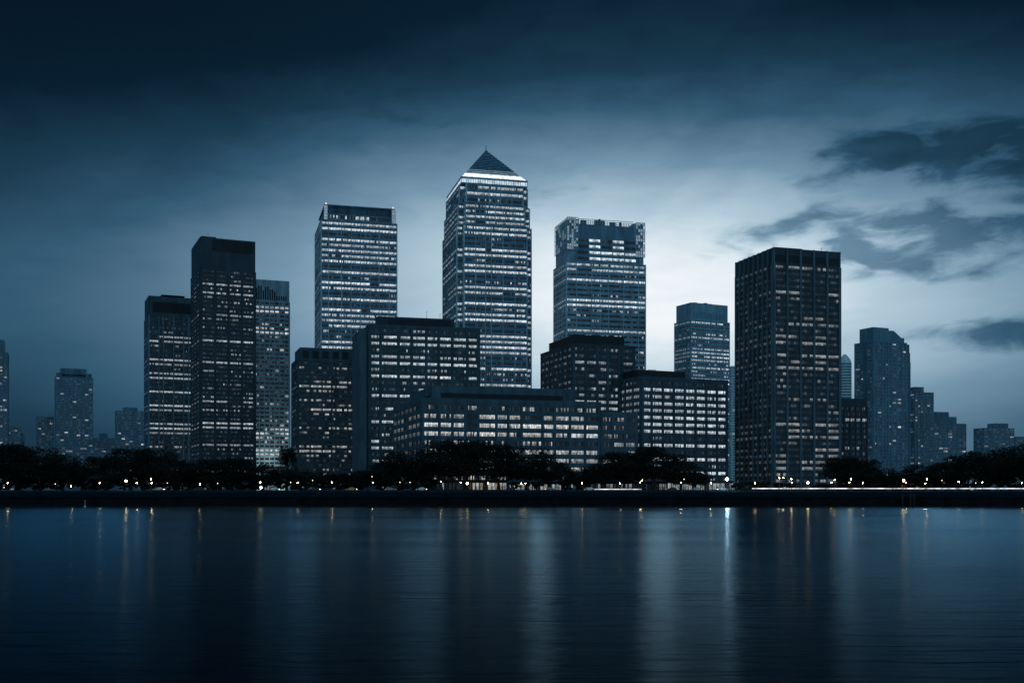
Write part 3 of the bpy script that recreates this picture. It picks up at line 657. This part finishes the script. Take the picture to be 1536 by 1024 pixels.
B = simple('office_tower', 'misty sliver of a tower seen through the gap left of the ribbed tower', 1095, 1098, 1112, 550, 1500, 14, 3.9, 3, 3, None, W_HAZE3, W_HAZE, None, seed=141, L=20, frac=.4, sill=.3, pw=.5, panes=3, density=.1, glow=.6); B.finish()
# apartment tower, stepped
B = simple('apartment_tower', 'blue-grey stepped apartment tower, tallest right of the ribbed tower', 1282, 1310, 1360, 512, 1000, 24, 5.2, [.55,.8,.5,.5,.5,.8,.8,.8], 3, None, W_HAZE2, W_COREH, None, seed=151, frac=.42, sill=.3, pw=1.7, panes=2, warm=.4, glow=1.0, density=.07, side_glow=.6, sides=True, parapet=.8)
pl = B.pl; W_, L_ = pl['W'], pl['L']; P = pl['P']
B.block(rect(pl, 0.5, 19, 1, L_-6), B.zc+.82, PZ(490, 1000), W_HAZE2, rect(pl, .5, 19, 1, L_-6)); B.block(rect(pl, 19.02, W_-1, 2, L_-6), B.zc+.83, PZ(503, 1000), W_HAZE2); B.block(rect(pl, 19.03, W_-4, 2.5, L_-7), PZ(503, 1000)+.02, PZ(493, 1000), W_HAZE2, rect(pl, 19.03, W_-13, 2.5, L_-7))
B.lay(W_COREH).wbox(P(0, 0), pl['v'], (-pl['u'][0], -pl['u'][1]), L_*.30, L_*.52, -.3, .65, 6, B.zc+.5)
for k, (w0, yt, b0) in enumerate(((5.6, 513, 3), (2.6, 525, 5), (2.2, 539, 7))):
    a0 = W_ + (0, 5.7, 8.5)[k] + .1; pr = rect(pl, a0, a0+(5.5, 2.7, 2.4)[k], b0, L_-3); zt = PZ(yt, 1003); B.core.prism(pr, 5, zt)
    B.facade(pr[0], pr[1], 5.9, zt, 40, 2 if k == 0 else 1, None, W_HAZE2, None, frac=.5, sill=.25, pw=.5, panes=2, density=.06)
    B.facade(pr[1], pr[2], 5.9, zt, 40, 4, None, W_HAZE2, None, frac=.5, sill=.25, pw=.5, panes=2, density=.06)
B.finish()
DIST = dict(frac=.5, sill=.25, panes=2, warm=.35, parapet=.6)
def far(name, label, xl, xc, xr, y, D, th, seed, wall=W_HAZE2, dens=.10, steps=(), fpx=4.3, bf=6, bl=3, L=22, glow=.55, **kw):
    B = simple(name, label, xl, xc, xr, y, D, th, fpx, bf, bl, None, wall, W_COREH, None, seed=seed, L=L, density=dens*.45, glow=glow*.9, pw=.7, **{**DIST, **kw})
    pl = B.pl; W_ = pl['W']; zt = B.zc
    for (a0, a1, yt) in steps:
        z = PZ(yt, D); B.block(rect(pl, W_*a0, W_*a1, 2, pl['L']-2), zt + .62 + .01*len(B.skin), z, wall)
        B.lay(W_COREH).wbox(pl['P'](0, 2), pl['u'], (-pl['v'][0], -pl['v'][1]), W_*a0+.8, W_*a1-.8, -.1, .05, zt+.9, max(zt+1.2, z-1.2))
    B.finish(); return B
far('apartment_tower', 'narrow dark shoulder tower touching the right side of the stepped apartment tower', 1371, 1372, 1385, 581, 1080, 14, 201, dens=.3, bf=3, glow=.9)
far('apartment_tower', 'plain misty slab just right of the narrow shoulder tower', 1384, 1385, 1400, 589, 1150, 14, 202, dens=.06, bf=3)
far('apartment_tower', 'stepped misty apartment block with lit stairwells, between slab and tree line', 1398, 1401, 1449, 635, 1300, 18, 203, dens=.2, steps=((.02, .5, 617), (.51, .74, 624)), bf=7, glow=.7)
far('apartment_tower', 'far hazy block with a raised middle near the right edge', 1473, 1476, 1521, 642, 1600, 16, 204, dens=.1, steps=((.42, .84, 634),), bf=7, fpx=3.6)
far('apartment_tower', 'lowest hazy block at the right edge, half behind trees', 1522, 1523, 1540, 655, 1650, 16, 205, dens=.05, bf=3, fpx=3.6)
far('apartment_tower', 'apartment tower cut off by the left edge of the photo', -60, -58, 11, 526, 1050, 22, 211, dens=.42, steps=((.2, .93, 506),), bf=10, fpx=5.0, W=None, glow=.7, wall=W_HAZE2)
far('apartment_tower', 'misty apartment tower with a notched crown, tallest of the far left skyline', 77, 84, 139, 565, 1450, 26, 212, dens=.16, steps=((.02, .98, 558), (.13, .84, 551)), bf=9, fpx=3.9, L=20, glow=.75)
far('apartment_tower', 'small misty block joined to the left of the notched tower', 53, 56, 80, 625, 1480, 26, 213, dens=.12, bf=4, fpx=3.9)
far('apartment_tower', 'dim low block near the left edge with a flat top', 8, 11, 31, 640, 1600, 26, 214, dens=.12, bf=4, fpx=3.6)
far('apartment_tower', 'lower dim block beside the flat-topped one near the left edge', 29, 30, 37, 650, 1620, 26, 215, dens=.08, bf=2, fpx=3.6)
far('apartment_tower', 'stepped hazy block left of the slim dark tower', 172, 176, 217, 616, 1400, 26, 216, dens=.2, steps=((.25, .75, 610),), bf=7, fpx=4.0, glow=.8)
far('apartment_tower', 'low hazy block right of the notched tower, with a small raised roof', 137, 139, 172, 657, 1550, 26, 217, dens=.2, steps=((.35, .7, 649),), bf=5, fpx=3.6)
far('apartment_block', 'wide low podium in front of the notched tower', 40, 43, 152, 669, 1250, 26, 218, dens=.08, bf=10, fpx=4.5, L=20)
far('apartment_tower', 'dim block behind the slim dark tower and trees, second lowest on the left', 196, 198, 226, 640, 1700, 26, 219, dens=.1, bf=5, fpx=3.6)

# ---- glass-fronted pavilions at street level
def pavilion(label, x0, x1, D, h, pat, warm, glow, seed, nb):
    pl = plan(x0, x0, x1, D, 0, L=7)
    B = Building('pavilion', label, 'pavilion', pl['P'](0, 0), W_CORE, seed); B.pl = pl
    pr = rect(pl); z1 = 5.95 + h; B.core.prism(pr, 5, z1)
    B.facade(pr[0], pr[1], 6.0, z1, 1, nb, pat, W_DARK, METAL, frac=.72, sill=.08, pw=.25, panes=4, warm=warm, glow=glow, fill=.75, gap=.1)
    B.lay(METAL).wbox(pr[0], pl['u'], (-pl['v'][0], -pl['v'][1]), .03, pl['W']-.03, -.15, .62, z1-.22, z1+.045)
    B.block(inset(pr, -1.2), z1+.05, z1+.45, W_DARK); B.finish()
pavilion('low pavilion glowing warm orange under the trees before the long block', 655, 760, 492, 4.2, '3', .95, .75, 301, 18)
pavilion('low glass pavilion with cool white light right of the orange one', 770, 850, 493, 3.4, '2', .3, .5, 302, 14)
pavilion('low white-lit arcade beneath the wide tree before the squat block', 885, 1000, 490, 3.6, '2', .1, .6, 303, 20)
pavilion('white-lit entrance hall at the foot of the squat block', 1001, 1100, 494, 4.0, '2', .15, .85, 304, 16)
pavilion('small bluish kiosk on the promenade under the left trees', 396, 416, 492, 2.8, '3', .0, .5, 305, 5)
pavilion('tiny lit kiosk left of the black tower foot', 250, 284, 492, 2.2, '1', .1, .35, 306, 7)
pavilion('low canopy with warm lights right of the ribbed tower', 1350, 1386, 492, 4.4, '2', .8, .6, 307, 8)
pavilion('dark low shelter with a few lights between the ribbed tower and trees', 1262, 1330, 494, 4.6, '0', .6, .4, 308, 9)
# small arched hall that shines over the left trees
m = MB(); N_ = 14; cx = PX(138, 900); zb = PZ(697, 900); rw = 7.5
root = empty('arched_hall', (cx, 900, 5.9), 0, 'small white arched roof shining above the trees at far left', 'hall')
for i in range(N_):
    t0, t1 = math.pi*i/N_, math.pi*(i+1)/N_
    for (ra, da, db) in ((rw, 0, 12),):
        a = (-math.cos(t0)*ra, da, zb-5.9+math.sin(t0)*ra*.55); b_ = (-math.cos(t1)*ra, da, zb-5.9+math.sin(t1)*ra*.55)
        m.quad(a, b_, (b_[0], db, b_[2]), (a[0], db, a[2]))
roof = m.build('roof', mat_wall('arch_sheet', (.3, .34, .38)), root)
m = MB()
for i in range(1, N_): 
    t0 = math.pi*i/N_; m.box(-math.cos(t0)*rw*.95-.18, -math.cos(t0)*rw*.95+.18, -.2, .1, zb-5.9-2, zb-5.9+math.sin(t0)*rw*.52)
m.build('glazing', G_LATT, root)
m = MB(); m.box(-rw, rw, .15, 12, 0, zb-5.9+.02); m.build('wall', W_DARK, root)

def mast(root_label, x, D, y0, h):
    root = next(o for o in bpy.data.objects if o.type == 'EMPTY' and o.get('label', '').startswith(root_label))
    z0 = PZ(y0, D); m = MB(); X = PX(x, D); m.tube((X, D, z0-1.5), (X, D, z0+h), .14, .06, 6); m.tube((X-.8, D, z0+h*.7), (X+.8, D, z0+h*.7), .06, .06, 5)
    o = m.build('aerial', METAL, root); o.matrix_parent_inverse = Matrix.Translation(-Vector(root.location))
mast('tall black tower', 312, 770, 356, 3.0); mast('wide mid-rise', 640, 660, 474, 3.2); mast('wide mid-rise', 660, 662, 475, 2.0)
mast('dark block with a flat', 905, 615, 501, 2.6); mast('broad dark tower', 1232, 612, 377, 2.2); mast('long low block', 790, 530, 580, 2.4)
finish_windows()

# ---------------------------------------------------------------- trees
def mat_leaf():
    m = bpy.data.materials.new('leaf'); N, Lk = nodes(m); b = N['Principled BSDF']
    tc = N.new('ShaderNodeTexCoord'); n = N.new('ShaderNodeTexNoise'); n.inputs['Scale'].default_value = 0.45; n.inputs['Detail'].default_value = 5
    Lk.new(tc.outputs['Object'], n.inputs['Vector'])
    rp = ramp(N, [(0.3, (0.006, 0.012, 0.011)), (0.55, (0.016, 0.026, 0.022)), (0.75, (0.034, 0.046, 0.036))]); Lk.new(n.outputs['Fac'], rp.inputs[0])
    Lk.new(rp.outputs[0], b.inputs['Base Color']); b.inputs['Roughness'].default_value = 0.75; b.inputs['Specular IOR Level'].default_value = 0.15
    return m
LEAF = mat_leaf(); BARK = mat_wall('bark', (0.05, 0.042, 0.036), rough=.9, scale=.6, bump=.6)
def make_tree(seed, H=16.0, RAD=10.5, clumps=28, per=255, low=0.30):
    r = random.Random(seed); cr = MB(); tk = MB()
    # trunk with a bend
    pts = [Vector((0, 0, 0)), Vector((r.uniform(-.3, .3), r.uniform(-.3, .3), H*.14)), Vector((r.uniform(-.7, .7), r.uniform(-.7, .7), H*.30))]
    tk.tube(pts[0], pts[1], .62, .45, 9); tk.tube(pts[1], pts[2], .45, .36, 9)
    tk.tube((0, 0, -.3), (0, 0, .35), .95, .60, 9)
    cents = []
    for k in range(clumps):
        for _ in range(30):
            a = r.uniform(0, 2*math.pi); q = math.sqrt(r.random()); h = r.uniform(low, .90)
            lim = math.sqrt(max(.05, 1 - ((h-.50)/.50)**2))
            if h < .5: lim = .60 + .4*(h-low)/(.5-low)
            c = Vector((math.cos(a)*q*RAD*lim*.88, math.sin(a)*q*RAD*lim*.88, H*h))
            if all((c-d).length > H*.12 for d, _ in cents): break
        cents.append((c, r.uniform(.14, .24)*H))
    for c, s in cents[:16]:
        mid = pts[2].lerp(c, .5) + Vector((0, 0, -H*.04)) + Vector((r.uniform(-.5, .5), r.uniform(-.5, .5), 0))
        tk.tube(pts[2], mid, .24, .15, 6, cap=False); tk.tube(mid, c, .15, .05, 6)
        for _ in range(2):
            e = c + Vector((r.uniform(-1, 1), r.uniform(-1, 1), r.uniform(-.4, .8)))*s*.8; tk.tube(mid.lerp(c, .7), e, .07, .025, 5, cap=False)
    for c, s in cents:
        for _ in range(per):
            d = Vector((r.gauss(0, 1), r.gauss(0, 1), r.gauss(0, 1))).normalized(); rad = s*(r.random()**.45)
            p = c + Vector((d.x*rad*1.2, d.y*rad*1.2, d.z*rad*.62))
            if r.random() < .04: p += d*s*.35
            sz = r.uniform(.20, .56); x = Vector((r.gauss(0, 1), r.gauss(0, 1), r.gauss(0, .5))).normalized(); y = x.orthogonal().normalized()
            y = (y*math.cos(r.uniform(0, 6.28)) + x.cross(y)*math.sin(r.uniform(0, 6.28))).normalized()
            if abs(y.dot(x)) > .95 or y.length < .1: y = x.orthogonal().normalized()
            cr.quad(tuple(p-x*sz), tuple(p-y*sz*.45), tuple(p+x*sz), tuple(p+y*sz*.45))
    return tk.mesh('trunk', BARK, True), cr.mesh('crown', LEAF)
TREES = [make_tree(400+i) for i in range(5)]
BUSH = [make_tree(450+i, 4.0, 4.2, 12, 260, .12)[1] for i in range(3)]
LAND = [(-60, 45, 'at the left edge'), (45, 150, 'below the notched misty tower'), (150, 215, 'left of the slim dark tower'), (215, 292, 'below the slim dark tower'),
        (292, 385, 'below the black tower'), (385, 436, 'below the pale grid tower'), (436, 534, 'below the square attic openings'), (534, 595, 'below the plain stair slab'),
        (595, 662, 'before the long block\'s left end'), (662, 735, 'before the orange-lit pavilion'), (735, 850, 'before the long block\'s middle'), (850, 952, 'before the long block\'s right end'), (952, 1095, 'before the bright squat block'),
        (1095, 1175, 'at the ribbed tower\'s left foot'), (1175, 1258, 'at the ribbed tower\'s right foot'), (1258, 1330, 'below the stepped apartment tower'), (1330, 1400, 'below the narrow shoulder tower'),
        (1400, 1455, 'below the lit stairwells'), (1455, 1700, 'at the far right edge')]
ORD = ['first', 'second', 'third', 'fourth', 'fifth', 'sixth', 'seventh', 'eighth', 'ninth', 'tenth']
def place_label(items, text, short):
    """items: list of x; returns one label for each, told apart by what it stands before and then by its order there"""
    order = sorted(range(len(items)), key=lambda i: items[i]); by = {}
    for i in order:
        for l, r_, t in LAND:
            if l <= items[i] < r_: by.setdefault(t, []).append(i); break
    res = [None]*len(items)
    for t, ids in by.items():
        for k, i in enumerate(ids):
            res[i] = (text(i) + ' ' + t) if len(ids) == 1 else (text(i) + ' ' + t + ', ' + ORD[k] + ' from left of ' + str(len(ids)))
    return res
TL = [(-12,668,92,470),(24,667,78,476),(60,674,62,470),(95,681,54,474),(122,692,40,480),(160,685,62,472),(196,673,84,478),(234,675,64,484),(263,686,50,474),
      (292,696,48,480),(326,690,72,473),(360,688,70,478),(394,696,54,474),(430,704,50,480),(468,707,52,474),(506,710,48,478),(543,706,52,474),(578,691,60,477),(620,673,84,482),(662,665,86,476),(700,661,98,481),
      (748,667,84,477),(790,676,80,480),(822,690,52,476),(866,704,46,482),(902,697,62,476),(936,679,90,478),(982,671,104,474),(1022,695,62,478),(1044,708,40,482),
      (1262,686,60,486),(1290,690,64,484),(1324,704,46,482),(1352,709,44,479),(1388,697,64,477),(1420,694,62,480),(1452,684,66,476),(1482,675,80,479),(1516,672,82,476),(1550,669,86,480),(432,672,26,640)]
tl = place_label([t[0] for t in TL], lambda i: ('broad dark tree' if TL[i][2] > 75 else ('small dark tree' if TL[i][2] < 52 else 'dark rounded tree')), 'tree')
tl[-1] = 'narrow dark tree rising between the pale grid tower and the attic block'
for i, (x, y, wpx, D) in enumerate(TL):
    h = (PZ(y, D) - 5.9)*1.07; w = wpx/F_PX*D*1.2; tk, cr = TREES[i % 5]
    root = empty('tree', (PX(x, D), D, 5.9), RNG.uniform(0, 6.28), tl[i], 'tree', 'dark trees along the waterfront')
    root.scale = (w/2/10.2, w/2/10.2, h/16.2)
    link_mesh('trunk', tk, root); link_mesh('crown', cr, root)
SB = []
for x in list(range(-20, 640, 21)) + [770, 806, 846, 868, 1112, 1128, 1146, 1168, 1196, 1222, 1240] + list(range(1262, 1560, 24)):
    SB.append((x + RNG.uniform(-7, 7), RNG.uniform(466.5, 469), RNG.uniform(.55, 1.0)))
sl = place_label([s[0] for s in SB], lambda i: 'low roadside shrub', 'shrub')
for i, (x, D, s) in enumerate(SB):
    o = link_mesh('shrub', BUSH[i % 3]); o.location = (PX(x, D), D, 5.93); o.rotation_euler = (0, 0, RNG.uniform(0, 6.28)); o.scale = (s*1.0, s*1.0, s*1.05)
    tag(o, sl[i], 'shrub', 'shrubs behind the riverside road')
# shrubs behind as a second, taller hedge layer under the crowns
SB2 = [(x + RNG.uniform(-8, 8), RNG.uniform(484, 489), RNG.uniform(1.1, 1.7)) for x in list(range(-20, 640, 26)) + [870] + list(range(1270, 1345, 24)) + list(range(1395, 1560, 26))]
sl2 = place_label([s[0] for s in SB2], lambda i: 'tall dark shrub', 'shrub')
for i, (x, D, s) in enumerate(SB2):
    o = link_mesh('shrub', BUSH[(i+1) % 3]); o.location = (PX(x, D), D, 5.93); o.rotation_euler = (0, 0, RNG.uniform(0, 6.28)); o.scale = (s, s, s*1.1)
    tag(o, sl2[i], 'shrub', 'tall shrubs under the trees')

# ---------------------------------------------------------------- street lamps
def lamp_meshes(glow, rad):
    p = MB(); p.lathe([(.22, 0), (.22, .25), (.13, .35), (.09, .8), (.075, 3.0), (.07, 3.35)], 0, 0, 8)
    c = MB(); c.lathe([(.12, 3.33), (.2, 3.42), (.16, 3.5)], 0, 0, 8)
    g = MB(); g.lathe([(rad*math.sin(t), 3.5 + rad - rad*math.cos(t)) for t in (0.12, .6, 1.1, 1.57, 2.05, 2.55, 3.02)], 0, 0, 10)
    k = MB(); k.lathe([(rad*.5, 3.5+2*rad-.03), (rad*.35, 3.5+2*rad+.08), (.03, 3.5+2*rad+.18)], 0, 0, 8)
    return p.mesh('post', METAL, True), c.mesh('collar', METAL, True), g.mesh('globe', glow, True), k.mesh('cap', METAL, True)
LM = {'w': lamp_meshes(G_WARM, .145), 'b': lamp_meshes(G_WARMB, .42), 'c': lamp_meshes(G_COOL, .16), 'f': lamp_meshes(G_FLOOD, .5)}
LP = [(11.5,724,'w'),(6,732,'c'),(83,725.5,'c'),(106.5,729,'w'),(149.5,724,'w'),(189,721,'b'),(205,724,'w'),(226.5,718,'w'),(227.5,724,'w'),(251,724,'c'),(300,726,'w'),(326.5,724.6,'c'),(390,723,'w'),(436,723,'c'),(446.7,723.6,'w'),
      (469,720,'c'),(498,723,'w'),(558,714,'c'),(559,723,'w'),(600,723,'c'),(615,723,'c'),(661,722,'w'),(691,723.6,'w'),(701,724.6,'b'),(731.5,724,'w'),(782,724.6,'w'),(788,724.6,'w'),(873,724,'w'),(930,724.6,'w'),(960,723,'w'),(963,720,'w'),
      (1022,723,'w'),(1026,718,'c'),(1066.5,724,'w'),(1091,717.6,'f'),(1132.4,724,'w'),(1169,716,'w'),(1175,716,'w'),(1187,718,'w'),(1188,723.6,'w'),(1212,723.6,'b'),(1247,723,'w'),(1252.4,719,'w'),(1276.6,718,'w'),(1274,723,'w'),(1294,724,'w'),
      (1355.5,720,'b'),(1359,723.6,'w'),(1390,718,'w'),(1388,724.6,'w'),(1413,720,'c'),(1438,722,'w'),(1463.6,724,'c'),(1473.5,723,'w'),(1533,724,'w')]
LNAME = {'w': 'warm globe lamp', 'b': 'large bright orange lamp', 'c': 'small pale white lamp', 'f': 'dazzling white lamp'}
ll = place_label([p[0] for p in LP], lambda i: LNAME[LP[i][2]], 'lamp')
for i, (x, y, k) in enumerate(LP):
    D = 442.5 if y > 722.5 else 446.8
    if x == 701: D = 466.0        # this one stands back among the trunks
    zb = 5.42 if y > 722.5 else 5.42
    root = empty('street_lamp', (PX(x, D), D if y > 722.5 else D, zb), 0, ll[i], 'street lamp', 'lit lamps along the promenade')
    if y <= 722.5: root.location.z = 5.45
    rad = {'w': .145, 'b': .42, 'c': .16, 'f': .5}[k]
    s = (PZ(y, D) - root.location.z)/(3.5 + rad); root.scale = (1, 1, max(.45, s))
    po_ = gl_ = None
    for nm, me in zip(('post', 'collar', 'globe', 'cap'), LM[k]): 
        o = link_mesh(nm, me, {'post': root, 'collar': po_, 'globe': root, 'cap': gl_}[nm])
        if nm == 'post': po_ = o
        if nm == 'globe':                      # keep the globe round on a tall post
            gl_ = o; o.scale = (1, 1, 1/root.scale.z); o.location = (0, 0, 3.5 - 3.5/root.scale.z)

# ---------------------------------------------------------------- the line of light by the road, cars, mooring posts
def strip(label, x0, x1, y, D, h, mat, post=4.0):  # glowing bar and posts added to draw a line of light; no real rail
    z = PZ(y, D); xa, xb = PX(x0, D), PX(x1, D); root = empty('added_light_line', (xa, D, 5.8), 0, label, 'added light line')
    m = MB(); m.box(0, xb-xa, -.06, .06, z-5.8-h/2, z-5.8+h/2); m.build('added_glow_bar', mat, root)
    p = MB(); n = int((xb-xa)/post)
    for i in range(n+1): p.box(i*post-.04, i*post+.04, .08, .18, -.6, z-5.8)
    p.build('added_frame', METAL, root)
strip('long bright white line of light along the road on the right', 1128, 1560, 732.3, 450.0, .34, G_STRIP)  # stands in for the light trail of passing vehicles
strip('bright line of light before the white-lit arcade', 892, 962, 733.4, 450.0, .30, G_STRIP)
strip('thin faint line of light on the bank below the bright right one', 1172, 1392, 738.6, 441.5, .16, G_STRIP2)
strip('thin faint line of light on the far left bank', -20, 30, 738, 441.5, .12, G_STRIP2)
strip('faint line of light under the orange lamp in the middle', 680, 742, 738.8, 441.5, .12, G_STRIP2)

def car_meshes(paint):
    body = MB()
    prof = [(-2.15,.32),(-2.2,.62),(-2.05,.82),(-1.25,.92),(-.62,1.42),(.85,1.45),(1.55,.98),(2.1,.9),(2.2,.6),(2.12,.32)]
    n = len(prof); w = .86
    pts = lambda s, f: [(x, s*(w*f if z < 1.0 else w*.78), z) for x, z in prof]
    L_, R_ = pts(-1, 1), pts(1, 1); b0 = len(body.v); body.v += L_ + R_
    for i in range(n): j = (i+1) % n; body.f.append((b0+i, b0+j, b0+n+j, b0+n+i)); body.c.append(None); body.m.append(0)
    body.f.append(tuple(b0+i for i in reversed(range(n)))); body.f.append(tuple(b0+n+i for i in range(n))); body.c += [None]*2; body.m += [0]*2
    gl = MB()
    for s in (-1, 1):
        q = [(-1.05, s*.845, .95), (1.3, s*.845, .98), (.8, s*.70, 1.36), (-.55, s*.70, 1.36)]; gl.quad(*(q if s < 0 else q[::-1]))
    wh = MB(); wh.tube((0, -.1, 0), (0, .1, 0), .33, .33, 14)
    hl = MB(); hl.lathe([(.02, -.03), (.13, 0), (.15, .03)], 0, 0, 8)
    return body.mesh('body', paint), gl.mesh('side_window', M_GLASS), wh.mesh('wheel', M_TYRE), hl
M_GLASS = mat_wall('car_glass', (.01, .012, .014), rough=.1); M_TYRE = mat_wall('tyre', (.015, .015, .015), rough=.9)
G_HEAD = mat_glow('headlight_glow', (1, .95, .85), 9, sample=False); G_TAIL = mat_glow('taillight_glow', (1, .12, .06), 1.2, sample=False)
hm = MB(); hm.box(-.04, .04, -.15, .15, -.08, .08); rm_ = MB(); rm_.tube((0, -.11, 0), (0, .11, 0), .21, .21, 12); RIM = rm_.mesh('rim', METAL); HEAD = hm.mesh('headlight', G_HEAD); TAIL = hm.mesh('taillight', G_TAIL)
CARS = [(238,'silver',1),(300,'dark',-1),(411,'white',1),(472,'dark',1),(527,'yellow',1),(586,'silver',-1),(632,'white',1),(766,'dark',1),(826,'silver',-1),(884,'white',1),(1008,'dark',1),(1044,'silver',1),(1084,'white',-1)]
PAINT = {'silver': mat_wall('silver_paint', (.35, .36, .37), rough=.3, metallic=.5), 'dark': mat_wall('dark_paint', (.03, .035, .04), rough=.3), 'white': mat_wall('white_paint', (.75, .75, .74), rough=.3), 'yellow': mat_wall('taxi_paint', (.65, .36, .05), rough=.35)}
CM = {k: car_meshes(v) for k, v in PAINT.items()}
cl = place_label([c[0] for c in CARS], lambda i: {'silver': 'small silver car', 'dark': 'small dark car', 'white': 'small white car', 'yellow': 'small yellow taxi'}[CARS[i][1]] + ' with lights on', 'car')
for i, (x, k, s) in enumerate(CARS):
    D = 453.2 if s > 0 else 458.8
    root = empty('car', (PX(x, D), D, 5.79), 0 if s > 0 else math.pi, cl[i], 'car', 'cars on the riverside road')
    body, glass, wheel, _ = CM[k]; link_mesh('body', body, root); link_mesh('side_window', glass, root)
    for wx in (-1.35, 1.35):
        for wy in (-.78, .78): o = link_mesh('wheel', wheel, root); o.location = (wx, wy, .33); link_mesh('rim', RIM, o)
    for wy in (-.58, .58):
        o = link_mesh('headlight', HEAD, root); o.location = (2.2, wy, .66)
        o = link_mesh('taillight', TAIL, root); o.location = (-2.19, wy, .7)
mp = MB(); mp.lathe([(.28, -2), (.28, 4.4), (.22, 4.6), (.05, 4.72)], 0, 0, 10); pm = mp.mesh('mooring_post', mat_wall('wet_timber', (.05, .045, .04), rough=.7, scale=.8), True)
for x, lb in ((1354, 'dark timber mooring post before the sea wall, left one of a trio at right'), (1366, 'dark timber mooring post before the sea wall, middle one of a trio at right'), (1371, 'dark timber mooring post before the sea wall, right one of a trio at right')):
    o = link_mesh('mooring_post', pm); o.location = (PX(x, 398.2), 398.2, 0); tag(o, lb, 'mooring post', 'mooring posts before the sea wall')
bm_ = MB(); bm_.lathe([(.35, -.5), (.42, .1), (.38, .35), (.12, .5), (.08, 2.0), (.16, 2.05), (.16, 2.4), (.03, 2.5)], 0, 0, 10)
o = bm_.build('channel_marker', mat_wall('marker_paint', (.7, .72, .74), rough=.4)); o.location = (PX(127.5, 392), 392, 0); tag(o, 'small white marker post in the water near the left bank', 'marker')

for x, lb in ((392, 'ground floodlight shining up the left side of the pale grid tower'), (420, 'ground floodlight shining up the right side of the pale grid tower')):
    root = empty('floodlight', (PX(x, 868), 868, 5.9), 0, lb, 'floodlight')
    m = MB(); m.box(-.7, .7, -.5, .5, 0, .5); m.lathe([(.3, .5), (.3, 1.6)], 0, 0, 8); m.build('housing', METAL, root)
    m = MB(); m.lathe([(.35, 1.62), (1.0, 2.1), (1.1, 2.8), (.7, 3.3), (.1, 3.4)], 0, 0, 10); m.build('lamp_glass', G_UP, root)
